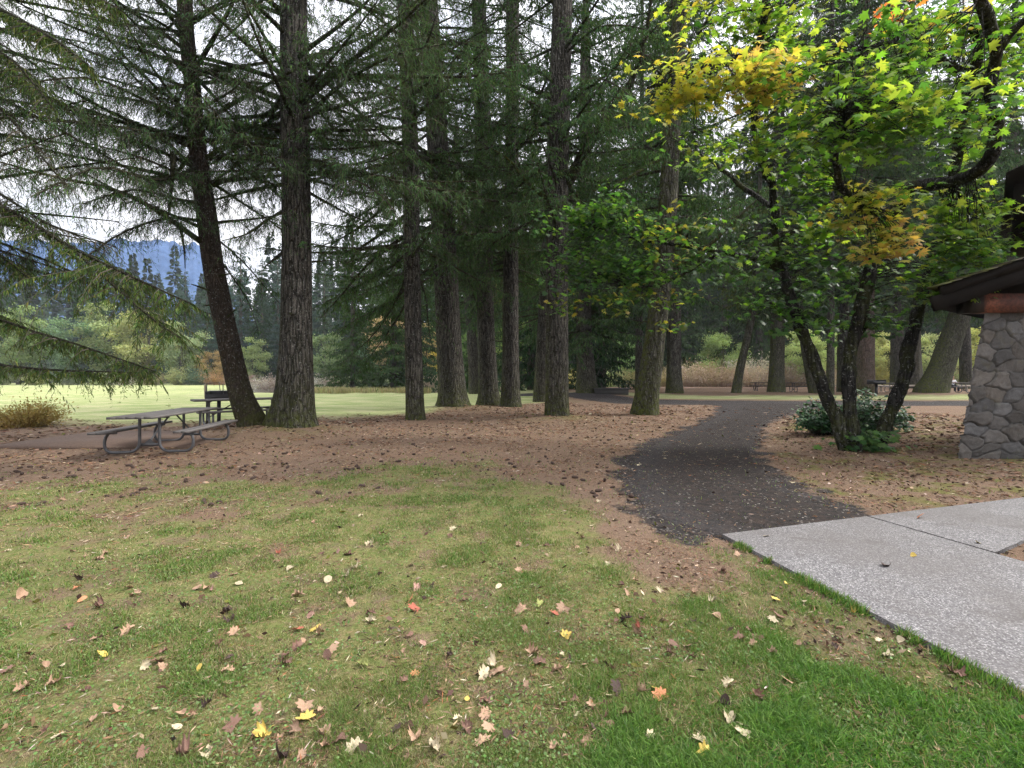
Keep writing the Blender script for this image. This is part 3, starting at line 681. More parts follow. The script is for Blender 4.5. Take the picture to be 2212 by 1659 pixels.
def build_tree(key, crown=None, customs=(), seed=1, group='big fir trees of the grove'):
    d = TR[key]; rng = np.random.default_rng(seed); Y = d['Y']; pts = d['pts']
    base = np.array([d['x'], Y, float(gh(d['x'], Y))])
    rows = []
    for (px, py, w) in pts:
        p = at(px, py, Y); rows.append([p[0], Y, p[2], w / 2 / F * Y])
    rows = np.array(rows); rows[0, 2] = base[2] - .05
    first = rows[0].copy(); first[2] -= .3; first[3] *= 1.12
    up = rows[-1] - rows[-2]; slope = up[0] / max(up[2], .1) * .6
    H = max(d['H'], rows[-1, 2] + 3); zt = rows[-1, 2]; r_t = rows[-1, 3]
    ext_ = [[rows[-1, 0] + slope * (zz - zt), Y, zz, r_t * max(.06, 1 - (zz - zt) / (H - zt))] for zz in np.linspace(zt, H, 5)[1:]]
    P4 = np.vstack([first, rows, ext_]); P4[:, :3] -= base
    root = empty('broadleaf_tree' if key == 'mossstem' else 'fir_tree', base, d['label'], 'tree', group)
    bm = {'red': BARK_RED}.get(d.get('bark'), BARK_BROWN if key == 'leaning' else BARK)
    trunk_mesh(P4, d.get('moss', .12), rng, 32 if Y < 25 else 16, .30 if d['mound'] > .12 else .16 if d['mound'] > .05 else .06, parent=root, m=bm)
    A = Acc(); Q = smooth_line(P4, 80)
    cr = dict(z0=5, nb=3.5, L0=4.5, e=(-12, 14), nbm=10, lb=.9, nsm=20, sl=.17, sw=.024, droop=.3, hang=.7, bare=.25, zcut=99, strand=.6, toward=.25, lowL=.7, pal=GREENS)
    cr.update(crown or {})
    zvis = CAM + HY / F * Y + 2.5
    z = cr['z0']
    while z < min(H - .5, cr['zcut']):
        hi = z > zvis
        z += rng.exponential(1.0 / (cr['nb'] * (.45 if hi else 1)))
        if z > H - .5: break
        az = rng.uniform(0, 2 * pi)
        tow = cos(az + pi / 2)                      # 1 when it points at the camera
        if tow > .55 and z < zvis and rng.uniform() > cr['toward']: continue
        t = (z - cr['z0']) / (H - cr['z0']); L = cr['L0'] * (1 - t) ** .75 * (cr['lowL'] + (1 - cr['lowL']) * min(1, t * 6)) * rng.uniform(.6, 1.15) + .4
        el = radians(rng.uniform(*cr['e']) + 25 * t); c = np.array([np.interp(z, Q[:, 2], Q[:, 0]), np.interp(z, Q[:, 2], Q[:, 1]), z])
        dr = np.array([cos(az), sin(az), 0]); g = np.linspace(0, 1, 6)[:, None]
        sag = rng.uniform(.05, .28); bend = rng.normal(0, .12)
        PP = c + dr * L * g + np.cross(UP, dr) * L * bend * g ** 2 + UP * (L * (np.tan(el) * g - sag * g ** 1.6 + .12 * g ** 4))
        q = .38 if hi else 1
        branch(A, PP, .018 + .011 * L, rng, cr['nbm'] * (.5 if hi else 1), cr['lb'] * min(1.2, .4 + L / 5), cr['nsm'] * q, cr['sl'] * (1.5 if hi else 1), cr['sw'] * (1.8 if hi else 1), cr['droop'], cr['hang'], bare=cr['bare'], pal=cr['pal'], k=4 if Y > 25 else 5, strand=0 if hi or Y > 25 else cr['strand'])
    # dead stubs low on the trunk
    for s in range(cr.get('stubs', 5)):
        zz = rng.uniform(2.5, cr['z0'] + 1); az = rng.uniform(0, 2 * pi)
        c = np.array([np.interp(zz, Q[:, 2], Q[:, 0]), np.interp(zz, Q[:, 2], Q[:, 1]), zz]); rr = np.interp(zz, Q[:, 2], Q[:, 3])
        dr = np.array([cos(az), sin(az), rng.uniform(-.2, .3)]); L = rr + rng.uniform(.15, .7)
        v, f = tube(np.array([c, c + dr * L * .6, c + dr * L + UP * rng.normal(0, .06)]), [.035, .028, .012], 5); A.add(v, f, (.6, 0, 0), 0)
    for cu in customs:
        kw = dict(nbm=11, lb=.8, nsm=22, sl=.16, sw=.022, droop=.35, hang=.8, bare=.25, strand=.5); kw.update(cu[2] if len(cu) > 2 else {})
        PP = np.array([at(x, y, Y + dy) for (x, y, dy) in cu[0]]) - base
        branch(A, PP, cu[1], rng, **kw)
    if A.n:
        A.build('crown', [LIMB, NEEDLE], root)
    print(key, round(Y, 1), A.n); return root

SP = dict(bare=.5, nsm=34, sw=.0145, sl=.17, hang=.9, droop=.42, nbm=15, strand=1.6)      # sparse, hair-like drooping twigs of the left trees
bareL = dict(nbm=3, lb=.5, nsm=6, bare=.8)
build_tree('leaning', dict(z0=5.2, nb=7.5, L0=5.4, e=(-10, 22), toward=.8, **SP), [
    ([(442, 527, 0), (390, 490, -1), (340, 455, -2), (250, 410, -3), (130, 385, -4), (0, 350, -5)], .085, dict(SP, moss=.7)),
    ([(447, 408, 0), (400, 385, -.8), (350, 358, -1.6), (270, 330, -2.4), (150, 300, -3.2)], .05, SP),
    ([(448, 402, 0), (500, 385, .1), (570, 352, .2), (625, 330, .4)], .07, dict(bareL, moss=.3)),
    ([(432, 350, 0), (470, 325, 0), (520, 303, .1), (580, 299, .3), (640, 300, .6)], .075, dict(bareL, moss=.8)),
    ([(375, 328, -1.5), (371, 400, -1.5), (362, 475, -1.55)], .075, dict(bareL, nbm=2, lb=.2)),
    ([(390, 490, -1), (398, 540, -1.1), (400, 580, -1.1)], .04, dict(SP, nbm=6, lb=.3)),
    ([(424, 315, 0), (330, 282, -1.2), (200, 222, -2.5), (60, 130, -4), (-60, 60, -5)], .06, SP),
    ([(414, 195, 0), (330, 160, -1.3), (190, 110, -3), (60, 50, -4.5)], .05, SP),
    ([(436, 440, 0), (380, 430, -1.2), (290, 410, -2.6), (180, 440, -3.8)], .05, SP),
    ([(440, 480, 0), (370, 470, -1), (270, 500, -2.4), (180, 560, -3.4)], .045, SP),
    ([(430, 380, 0), (350, 300, -1.5), (230, 270, -3), (90, 260, -4.6)], .05, SP),
    ([(420, 280, 0), (320, 220, -1.6), (200, 170, -3.2), (40, 180, -4.8)], .05, SP),
    ([(430, 360, 0), (340, 390, -2), (220, 360, -4), (80, 420, -5.4)], .05, SP),
    ([(420, 250, 0), (340, 190, -1.5), (240, 90, -3), (170, -20, -4.5)], .05, SP),
    ([(408, 90, 0), (330, 40, -1), (240, 10, -2)], .05, SP),
    ([(452, 530, 0), (530, 640, 1), (560, 720, 1.6)], .03, dict(sw=.026, hang=.9)),
    ([(448, 500, 0), (520, 560, 1), (590, 640, 2), (640, 690, 2.8)], .03, dict(sw=.026, hang=.9)),
], 11)
build_tree('fat', dict(z0=6.2, nb=8.5, L0=6.0, e=(-12, 16), toward=.6, bare=.42, nsm=34, sw=.017, sl=.18, hang=.9, nbm=13, strand=1.2), [
    ([(612, 545, 0), (592, 560, -.3), (572, 576, -.6)], .06, dict(nbm=1, lb=.1, nsm=2)),
    ([(612, 456, 0), (570, 480, -.5), (535, 505, -1), (480, 520, -1.6)], .05, dict(SP, moss=.9)),
    ([(665, 250, 0), (740, 180, -1), (850, 120, -2), (960, 95, -3)], .06, SP),
    ([(612, 150, 0), (560, 60, -1.5), (500, -40, -3)], .07, dict(moss=.9, sw=.03)),
    ([(665, 390, 0), (740, 380, -.8), (820, 420, -1.6), (860, 470, -2)], .04, SP),
], 12)
build_tree('third', dict(z0=5.4, nb=7, L0=5.6, e=(-24, 8), toward=.6, bare=.25, nsm=28, lowL=.9), [
    ([(880, 462, 0), (830, 500, .3), (760, 543, .6), (690, 548, 1)], .085, dict(moss=1.0, nsm=20)),
    ([(880, 505, 0), (800, 565, .6), (735, 640, 1.2), (690, 690, 1.8)], .075, dict(nsm=26)),
    ([(885, 580, 0), (850, 660, .8), (800, 730, 1.6), (730, 790, 2.2)], .05, dict(nsm=26)),
    ([(905, 600, 0), (920, 640, .5), (925, 700, .8), (935, 760, 1.2)], .04, dict(nsm=16)),
    ([(885, 540, 0), (840, 580, .6), (770, 620, 1.4), (700, 655, 2)], .05, dict(nsm=34, lb=1.1, bare=.1, sw=.03)),
    ([(885, 610, 0), (850, 650, 1), (790, 680, 2), (720, 720, 2.6)], .045, dict(nsm=34, lb=1.1, bare=.1, sw=.03)),
    ([(885, 640, 0), (850, 700, 1), (800, 770, 2), (770, 810, 2.6)], .04, dict(nsm=34, lb=1.0, bare=.1, sw=.03)),
    ([(880, 420, 0), (820, 440, .6), (750, 480, 1.4), (690, 500, 2)], .05, dict(nsm=34, lb=1.1, bare=.1, sw=.03)),
    ([(872, 350, 0), (800, 360, -1.5), (740, 395, -3), (700, 440, -4)], .05, dict(SP, nsm=24)),
    ([(880, 260, 0), (800, 250, -1.5), (700, 290, -3), (640, 350, -4)], .05, dict(SP, nsm=24)),
], 13)
build_tree('flared', dict(z0=5.8, nb=7.5, L0=6.0, e=(-24, 10), toward=.6, bare=.22, nsm=28, lowL=.9), [
    ([(945, 480, 0), (880, 520, 1), (800, 600, 2), (720, 660, 3)], .09, dict(nsm=24, moss=.8)),
    ([(945, 560, 0), (900, 600, 1.5), (850, 640, 3), (800, 670, 4)], .05, dict(nsm=34, lb=1.2, bare=.1, sw=.03)),
    ([(985, 560, 0), (1010, 600, 1), (1030, 660, 2), (1045, 720, 2.6)], .04, dict(nsm=34, lb=1.0, bare=.1, sw=.03)),
    ([(945, 330, 0), (900, 330, -2), (850, 380, -4), (830, 450, -5)], .05, dict(SP, nsm=26)),
    ([(960, 420, 0), (1010, 470, -1), (1050, 540, -1.6), (1060, 610, -2)], .04, dict(nsm=24)),
    ([(940, 260, 0), (1000, 280, -2), (1070, 330, -3), (1120, 370, -4)], .05, dict(SP, nsm=26)),
], 14)
build_tree('pairleft', dict(z0=6.5, nb=4.6, L0=5.2, e=(-24, 10), toward=.6, nsm=28, bare=.15, sw=.03), [], 15)
build_tree('pairright', dict(z0=6.0, nb=4.6, L0=5.2, e=(-24, 10), toward=.6, nsm=28, bare=.15, sw=.03), [
    ([(1118, 548, 0), (1150, 547, .2), (1182, 549, .5)], .07, dict(nbm=1, lb=.1, nsm=2, moss=1.0)),
    ([(1118, 490, 0), (1140, 505, .2), (1165, 510, .5)], .05, dict(nbm=1, lb=.1, nsm=2, moss=1.0))], 16)
build_tree('hidden', dict(z0=5, nb=4, L0=5.0, e=(-25, 5), nsm=22, sw=.03), [], 17)
DENS = dict(bare=.08, nsm=32, sw=.034, sl=.17)
build_tree('speckled', dict(z0=6.0, nb=5.4, L0=5.6, e=(-18, 15), toward=.75, **DENS), [
    ([(1222, 400, 0), (1262, 330, -.6), (1310, 250, -1.2), (1370, 165, -1.8), (1398, 60, -2.4), (1412, -60, -3)], .23, dict(DENS, moss=.35, nsm=7, t0=.35)),
    ([(1192, 437, 0), (1140, 395, -.6), (1100, 345, -1.1), (1060, 320, -1.6)], .10, dict(moss=1.0, nsm=16)),
    ([(1222, 330, 0), (1300, 330, -1.5), (1380, 320, -3), (1430, 330, -4)], .05, DENS),
    ([(1190, 270, 0), (1130, 210, -1.4), (1060, 160, -2.6), (1000, 150, -3.2)], .06, DENS),
    ([(1200, 180, 0), (1130, 140, -2), (1050, 170, -3.5), (1010, 220, -4)], .05, DENS),
    ([(1222, 210, 0), (1280, 170, -2), (1340, 190, -3.6), (1390, 240, -4.4)], .05, DENS),
    ([(1215, 120, 0), (1290, 60, -1.8), (1380, 60, -3), (1460, 90, -4)], .05, DENS),
], 18)
build_tree('mossylean', dict(z0=6.2, nb=5.2, L0=5.2, e=(-18, 18), toward=.6, **DENS), [
    ([(1440, 577, 0), (1500, 555, -.2), (1560, 505, -.5), (1625, 440, -.8), (1700, 380, -1.2)], .12, dict(moss=1.0, nsm=9, t0=.5)),
    ([(1450, 500, 0), (1530, 492, -.2), (1590, 468, -.4), (1640, 440, -.6)], .08, dict(moss=1.0, nsm=9, t0=.4)),
    ([(1438, 335, 0), (1390, 365, -.4), (1330, 398, -.9), (1280, 412, -1.3)], .11, dict(moss=1.0, nsm=14)),
    ([(1440, 290, 0), (1500, 330, -1), (1560, 370, -2), (1610, 400, -3)], .06, DENS),
    ([(1440, 230, 0), (1380, 230, -1), (1310, 260, -2.2), (1260, 320, -3)], .05, DENS),
], 19)
MID = dict(nb=5.5, nbm=7, lb=1.3, nsm=15, sl=.30, sw=.06, bare=.06, hang=.8, toward=.95, stubs=8, pal=[(.042, .085, .032), (.058, .11, .04), (.032, .06, .028), (.08, .13, .045)])
for i, (k, z0, L0) in enumerate([('darkdouble', 4.2, 7), ('behindmossy', 7.5, 6), ('thinbehind', 7, 5), ('mosspost', 6.5, 6.5), ('redcedar', 8, 6.5),
                                 ('farbroad', 8.2, 6), ('leanright', 6.5, 5.5), ('wallside', 8, 5), ('greymid', 8.0, 5), ('backlean', 6, 5.5)]):
    build_tree(k, dict(MID, z0=z0, L0=L0, e=(-28, 4)), [], 40 + i)
for i, (k, z0) in enumerate([('curved', 7), ('tiltleft', 8), ('thinmid', 8), ('farpale', 8.5)]):
    build_tree(k, dict(MID, z0=z0, L0=4, nb=3, e=(-20, 15), pal=[(.07, .10, .025), (.05, .08, .02), (.10, .12, .03)]), [], 60 + i)
build_tree('mossstem', dict(MID, z0=7, L0=4, nb=3.5, sw=.11, sl=.16, e=(10, 40), pal=[(.12, .15, .04), (.09, .13, .03), (.16, .16, .05)]), [], 70)

# fir standing just outside the left border, its lower boughs hang into the picture
def edge_fir():
    rng = np.random.default_rng(77); Y = 9.4; x = -12.4; base = np.array([x, Y, float(gh(x, Y))])
    root = empty('fir_tree', base, 'fir whose drooping green boughs reach in from the left border over the meadow', 'tree', 'big fir trees of the grove')
    trunk_mesh(np.array([[0, 0, -.3, .42], [0, 0, .1, .38], [0, 0, 3, .3], [.1, 0, 9, .25], [.1, 0, 20, .05]]), .4, rng, parent=root)
    A = Acc()
    D = dict(nbm=20, lb=.9, nsm=95, sl=.11, sw=.016, droop=.42, hang=1.0, strand=1.0, bare=.12, pal=[(.070, .105, .028), (.050, .085, .026), (.095, .125, .036), (.036, .062, .022), (.11, .11, .034)], palw=[3, 3, 2, 2, 1])
    for pts, r, kw in [
        ([(-330, 330, 9.4), (-150, 390, 9), (0, 442, 8.5), (150, 532, 8), (290, 600, 7.6), (410, 655, 7.3)], .07, dict(D)),
        ([(150, 532, 8), (250, 620, 7.5), (330, 690, 7.3), (390, 730, 7.2)], .03, dict(D)),
        ([(-330, 560, 9.4), (-150, 610, 9), (0, 690, 8.3), (170, 745, 7.8), (335, 802, 7.4)], .05, dict(D, lb=.55)),
        ([(-330, 720, 9.4), (-150, 760, 9), (0, 788, 8.6), (120, 800, 8.2), (230, 803, 8), (320, 806, 7.7)], .05, dict(D, lb=.5)),
        ([(-330, 300, 9.4), (-100, 370, 9), (0, 417, 8.6), (100, 483, 8.3), (250, 533, 8)], .05, dict(D, **{'bare': .6, 'nsm': 16, 'sw': .014})),
        ([(-330, 130, 9.4), (-120, 160, 8.8), (0, 233, 8.4), (100, 350, 8), (140, 400, 7.8)], .05, dict(D, **{'bare': .5, 'nsm': 18, 'sw': .014})),
        ([(-330, -120, 9.4), (-150, -60, 8.5), (0, 20, 7.6), (110, 80, 7), (190, 140, 6.6)], .08, dict(D, lb=.6)),
        ([(-330, 60, 9.4), (-150, 70, 8.6), (0, 110, 7.8), (80, 190, 7.2), (120, 240, 7)], .05, dict(D, lb=.6, bare=.3)),
        ([(-330, -260, 9.4), (-100, -160, 8), (100, -60, 7), (260, 20, 6.2)], .06, dict(D, lb=.6, bare=.3)),
        ([(-330, 480, 9.4), (-150, 500, 9), (-20, 540, 8.6), (60, 600, 8.4)], .05, dict(D, lb=.7)),
    ]:
        branch(A, np.array([at(*p) for p in pts]) - base, r, rng, **kw)
    for i in range(46):
        z = rng.uniform(4.2, 13.5); az = rng.uniform(-1.25, .75); L = rng.uniform(3.2, 5.4); g = np.linspace(0, 1, 6)[:, None]; dr = np.array([cos(az), sin(az), 0])
        branch(A, np.array([.05, 0, z]) + dr * L * g + UP * (L * (np.tan(radians(rng.uniform(-18, 14))) * g - rng.uniform(.05, .25) * g ** 1.6)), .05, rng, **dict(SP, nsm=26))
    A.build('crown', [LIMB, NEEDLE], root)
edge_fir()
# ---------------------------------------------------------------- background: hills, far trees, bushes
def hills():
    m, nt = mat('hazy_forested_hill'); t = NT(nt); p = t.geo()
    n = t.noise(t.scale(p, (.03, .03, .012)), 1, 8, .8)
    c = t.ramp(n, [(.3, (.030, .055, .11)), (.55, (.06, .10, .19)), (.75, (.11, .16, .26))])  # blue distance haze mixed into the forest colour
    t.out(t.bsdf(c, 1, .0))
    n = 1100; A = Acc()
    a = np.linspace(-75, 75, n) * pi / 180
    rows = []
    for k, (rr, hf) in enumerate([(1150, 0), (1300, .45), (1480, .85), (1650, 1.0), (1900, .6)]):
        x = rr * np.sin(a); y = rr * np.cos(a)
        ridge = 150 + 60 * (fbm(a * 3.2 + 3, a * 0, 7, 4) - .5) * 2 + 22 * fbm(a * 60, a * 0 + k, 9, 3) + 16 * vn(a * 420, a * 0 + k, 19) * .3 + (.192 * rr * np.cos(a) / max(hf, .3) * hf * (.95 + .1 * fbm(a * 9, a * 0, 77, 3)) - 60) * (1 - sstep(-.60, -.50, a)) * sstep(-1.4, -1.0, a)
        rows.append(np.stack([x, y, -5 + hf * ridge], 1))
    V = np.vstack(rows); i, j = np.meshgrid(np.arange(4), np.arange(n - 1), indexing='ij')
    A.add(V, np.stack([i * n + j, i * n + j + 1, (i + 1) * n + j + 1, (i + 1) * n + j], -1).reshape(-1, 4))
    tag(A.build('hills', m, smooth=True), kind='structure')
hills()

FG = [(.75, .95, .75), (1.05, 1.25, .9), (.6, .8, .65), (1.25, 1.4, .95), (.9, 1.05, 1.0)]
def conifer_template(seed, Ht=28., wide=4.2, z0=1.2, nbr=190, lod=1.0, droopy=.35):
    rng = np.random.default_rng(seed); A = Acc()
    z = np.sort(z0 + (Ht - z0 - .6) * rng.uniform(0, 1, nbr) ** 1.15)
    for zz in z:
        t = (zz - z0) / (Ht - z0); L = (wide * (1 - t) ** .8 * rng.uniform(.65, 1.2) + .35) * (.75 + .25 * min(1, t * 8))
        az = rng.uniform(0, 2 * pi); dr = np.array([cos(az), sin(az), 0]); g = np.linspace(0, 1, 5)[:, None]
        el = radians(rng.uniform(-22, 2) + 32 * t)
        PP = np.array([0, 0, zz]) + dr * L * g + UP * (L * (np.tan(el) * g - droopy * g ** 1.7 + .22 * g ** 4))
        branch(A, PP, .02 + .006 * L, rng, 5.5, .95 * min(1, L / 3 + .2), 9 * lod, .42, .13, .35, .8, t0=.06, bare=.05, pal=FG, palw=(), k=3)
    wood = Acc(); v, f = tube(np.array([[0, 0, -.4], [0, 0, Ht * .5], [0, 0, Ht]]), [.42, .26, .03], 8); wood.add(v, f, (.2, 0, 0))
    return wood, A
def leafy_template(seed, Ht=12., rad=4.2, nl=9000, ls=.30, nclump=34, z0=1.8):
    """broad tree: forked limbs and leaf clumps through the crown"""
    rng = np.random.default_rng(seed); A = Acc(); wood = Acc()
    P = np.array([[0, 0, -.3], [rng.normal(0, .2), rng.normal(0, .2), Ht * .4], [rng.normal(0, .3), rng.normal(0, .3), Ht * .8]]); v, f = tube(smooth_line(P, 8), np.linspace(.024 * Ht, .05, 8), 7); wood.add(v, f, (.3, 0, 0))
    per = nl // nclump
    for i in range(nclump):
        u = rng.normal(size=3); u /= np.linalg.norm(u); rr = rng.uniform(.35, 1) ** .6
        c = np.array([u[0] * rad * rr, u[1] * rad * rr, z0 + (Ht - z0) * (.5 + .5 * u[2] * rr)]); c[:2] *= 1 - .35 * max(0, (c[2] - z0) / (Ht - z0) - .5)
        st = np.array([0, 0, max(.3, c[2] * rng.uniform(.35, .6))]); v, f = tube(smooth_line(np.array([st, (st + c) / 2 + UP * .3, c]), 6), np.linspace(.05, .012, 6), 4); A.add(v, f, (.35, .3, .25), 1)
        cr = rng.uniform(.14, .26) * rad; n = per
        q = rng.normal(size=(n, 3)) * np.array([1, 1, .62]) * cr * .62 + c; d = nrm(rng.normal(size=(n, 3)) + np.array([0, 0, -.4]))
        shade = rng.uniform(.75, 1.25)
        A.add(*kites(q, d, rng.uniform(.6, 1.3, n) * ls, rng.uniform(.45, .8, n) * ls, pick(rng, n, [(1, 1, 1), (.75, .85, .8), (1.25, 1.2, 1.0), (1.1, .95, .8)]) * shade, rng), 1)
    return wood, A
def bush_template(seed, w_=2.2, h_=2.4, nst=90, leaf=.16, nl=26, twiggy=.4):
    rng = np.random.default_rng(seed); A = Acc()
    for i in range(nst):
        az = rng.uniform(0, 2 * pi); rr = rng.uniform(.1, 1) ** .7 * w_; hh = h_ * rng.uniform(.45, 1.1) * (1 - .45 * (rr / w_) ** 2)
        b = np.array([cos(az) * rr * .35, sin(az) * rr * .35, -.1]); tip = np.array([cos(az) * rr, sin(az) * rr, hh])
        P = smooth_line(np.array([b, b * .6 + tip * .4 + UP * hh * .25, tip]), 6)
        v, f = tube(P, np.linspace(.018, .005, 6), 3); A.add(v, f, (.8, .72, .70), 1)
        n = nl; tt = rng.uniform(.25, 1, n); x = np.minimum((tt * 5).astype(int), 4); fr = (tt * 5 - x)[:, None]
        q = P[x] * (1 - fr) + P[x + 1] * fr + rng.normal(0, .13, (n, 3)); d = nrm(rng.normal(size=(n, 3)) + UP * .7)
        tw = rng.uniform(0, 1, n) < twiggy; ln = np.where(tw, leaf * 2.4, leaf) * rng.uniform(.6, 1.3, n); wd = np.where(tw, leaf * .12, leaf * .6)
        A.add(*kites(q, d, ln, wd, pick(rng, n, [(1, 1, 1), (.8, .85, .8), (1.2, 1.1, 1.1), (1.1, 1.2, .8)]) * rng.uniform(.8, 1.2), rng), 1)
    return A
BARK_FAR = bark_mat('distant_bark', (.08, .07, .06), (.14, .125, .11), (.03, .026, .022), 6)
def lib(name, wa, ca):
    r = bpy.data.objects.new(name, None); COL.objects.link(r)
    if wa is not None: wa.build('trunk', BARK_FAR, r)
    ca.build('crown', [BARK_FAR, FARN if name == 'conifer' else BUSH], r); return r
CON = [conifer_template(101, 28, 4.4), conifer_template(102, 28, 3.6), conifer_template(103, 28, 5.0, nbr=200), conifer_template(104, 28, 4.4, 9.5, 140)]
CON = [lib('conifer', *c) for c in CON]
DEC = [lib('broadleaf_tree', *leafy_template(s, 12, r_, 9000)) for s, r_ in ((201, 4.4), (202, 3.6))]
BSH = [bush_template(301), bush_template(302, 2.6, 2.2, 100, .15, 26, .65), bush_template(303, 2.0, 2.6, 80, .2, 30, .15)]
BSH = [a.build('bush', [LIMB, BUSH]) for a in BSH]
USED = {}
def place(proto, px, Y, sc, color, label, cat, group, rng, sz=None, zoff=-.15):
    first = proto.name not in USED
    if first: USED[proto.name] = 1; o = proto
    else: o = copy_tree(proto)
    x = (px - CX) / F * Y
    o.location = (x, Y, float(gh(x, Y)) + zoff); o.rotation_euler = (0, 0, rng.uniform(0, 6.28)); o.scale = (sc, sc, sc * (sz or 1))
    for q in ([o] if o.type == 'MESH' else list(o.children)): q.color = (*color, 1)
    return tag(o, label, cat, group)
LM = [(-400, 'beyond the left border'), (40, 'above the small round bush on the meadow'), (200, 'over the open meadow at far left'), (330, 'behind the drooping boughs at left'), (440, 'just left of the leaning trunk'), (560, 'between the leaning and the mossy footed trunks'),
      (720, 'right of the mossy footed trunk'), (830, 'left of the slim clearing trunk'), (930, 'between the slim and the flared trunk'), (1012, 'right of the flared trunk'), (1078, 'between the two close dark firs'), (1145, 'right of the two close dark firs'),
      (1235, 'right of the lichen speckled trunk'), (1325, 'above the low concrete platform'), (1420, 'behind the moss coated leaning trunk'), (1520, 'over the grass strip'), (1640, 'behind the left distant picnic table'), (1730, 'behind the second distant picnic table'),
      (1800, 'between the left and middle maple stems'), (1900, 'between the middle and right maple stems'), (2000, 'behind the thick ridged leaning trunk'), (2100, 'behind the stone wall'), (2300, 'behind the roof of the stone building')]
def where(px): return min(LM, key=lambda q: abs(q[0] - px))[1]
rng = np.random.default_rng(31)
seen = {}
def uniq(l, alts):
    for a in alts:
        s = a + ' ' + l
        if s not in seen: seen[s] = 1; return s
    return alts[0] + ' ' + l
HUE = [('dark green', (.042, .072, .038)), ('blue green', (.060, .095, .080)), ('mid green', (.068, .105, .042)), ('grey green', (.09, .12, .085))]
def con(px, Y, ht, hue, proto=None):
    hn, hc = HUE[hue]; size = 'tall' if ht > 30 else 'middling' if ht > 20 else 'short'
    side = 'across the meadow' if px < 660 else 'across the river' if px < 1130 else 'beyond the road'
    l = uniq(f'conifer {side}, {where(px)}', [f'{size} {hn}', f'{size} narrow {hn}', f'{size} full {hn}', f'{size} shaggy {hn}', f'very {size} {hn}', f'{size} ragged {hn}'])
    return place(CON[rng.integers(3) if proto is None else proto], px, Y, ht / 28, tuple(np.array(hc) * rng.uniform(.85, 1.2)), l, 'conifer', 'conifers behind the grove', rng)
# left, across the meadow
for px, Y, ht, hue in [(-160, 120, 27, 1), (-40, 112, 24, 3), (30, 125, 30, 1), (95, 108, 21, 3), (170, 128, 26, 1), (215, 116, 29, 0), (262, 124, 33, 1), (300, 130, 25, 3), (352, 120, 24, 1), (400, 108, 27, 1), (447, 118, 31, 0), (480, 104, 27, 1), (520, 110, 34, 1), (566, 104, 30, 0), (600, 112, 33, 1),
                       (660, 104, 36, 1), (700, 112, 33, 3), (745, 100, 31, 1), (800, 108, 36, 2), (850, 102, 33, 1), (905, 98, 37, 2), (950, 104, 40, 2), (1010, 98, 40, 2), (1060, 96, 42, 2), (1110, 92, 42, 0),
                       (1150, 88, 46, 0), (1190, 97, 49, 0), (1235, 84, 43, 0), (1275, 97, 50, 2), (1310, 84, 45, 2), (1345, 92, 44, 0), (1380, 92, 45, 0), (1420, 92, 46, 0), (1455, 88, 46, 2), (1490, 92, 43, 2), (1530, 97, 50, 0), (1565, 88, 45, 2), (1600, 92, 43, 2), (1640, 84, 46, 2), (1680, 101, 45, 2), (1720, 97, 51, 2), (1765, 97, 49, 0), (1800, 88, 46, 2), (1850, 84, 43, 0), (1890, 97, 52, 2), (1935, 101, 50, 2), (1980, 92, 44, 0), (2030, 84, 48, 0), (2080, 97, 46, 0), (2130, 92, 48, 2), (2190, 101, 45, 2), (2250, 84, 42, 0), (2330, 92, 51, 0)]:
    con(px, Y, ht, hue)
for px, Y, ht, hue in [(1148, 46, 30, 0), (1045, 58, 36, 2), (762, 58, 24, 2), (850, 62, 30, 2), (905, 64, 30, 0), (1300, 47, 30, 0)]:
    con(px, Y, ht, hue)
for px, Y, ht, hue in [(1456, 47, 40, 2), (1678, 52, 44, 0), (1866, 52, 44, 0), (1974, 50, 44, 2), (2190, 36, 34, 2)]:
    con(px, Y, ht, hue, 3)
# broad trees and bushes
def dec(px, Y, ht, col, look, proto=0):
    return place(DEC[proto], px, Y, ht / 12, tuple(min(.6, c * 1.35) for c in col), f'{look}, {where(px)}', 'tree', 'broadleaf trees at the water edge', rng)
for px, Y, ht, col, look, pr in [
    (-60, 98, 17, (.12, .155, .075), 'grey green airy broadleaf tree', 0), (40, 96, 18, (.13, .17, .07), 'tall pale olive broadleaf tree', 1), (170, 96, 15, (.10, .15, .085), 'rounded grey green broadleaf tree', 0),
    (240, 99, 19, (.16, .19, .085), 'light sage broadleaf tree', 1), (320, 97, 17, (.19, .20, .085), 'pale yellowish broadleaf tree', 0), (395, 96, 14, (.15, .185, .10), 'silvery broadleaf tree', 1), (455, 98, 8, (.24, .17, .08), 'low orange leaved tree', 0),
    (545, 96, 12, (.13, .16, .07), 'olive broadleaf tree', 1), (700, 92, 13, (.13, .17, .085), 'blue tinged broadleaf tree', 0), (790, 88, 9, (.10, .16, .11), 'bluish green round tree by the river', 1), (850, 90, 15, (.33, .25, .15), 'peach coloured autumn tree', 0), (925, 90, 13, (.32, .24, .12), 'orange yellow autumn tree', 1),
    (960, 86, 8, (.38, .26, .06), 'small golden autumn tree', 0), (1030, 88, 13, (.10, .16, .05), 'leafy green tree at the water', 1), (1130, 80, 14, (.13, .18, .05), 'bright green broadleaf tree', 0), (1340, 72, 9, (.12, .19, .075), 'fresh green low tree', 1), (1560, 76, 11, (.15, .20, .08), 'mid green broadleaf tree', 0),
    (1740, 58, 8, (.28, .36, .16), 'lime green tree', 1), (1830, 60, 8, (.27, .34, .16), 'lime tinged tree', 0), (1925, 60, 8, (.32, .34, .17), 'yellow green tree', 1), (2020, 60, 8, (.30, .33, .18), 'pale yellow green tree', 0), (2110, 66, 9, (.26, .27, .10), 'straw green tree', 1)]:
    dec(px, Y, ht, tuple(np.array(col) * 1.35), look, pr)
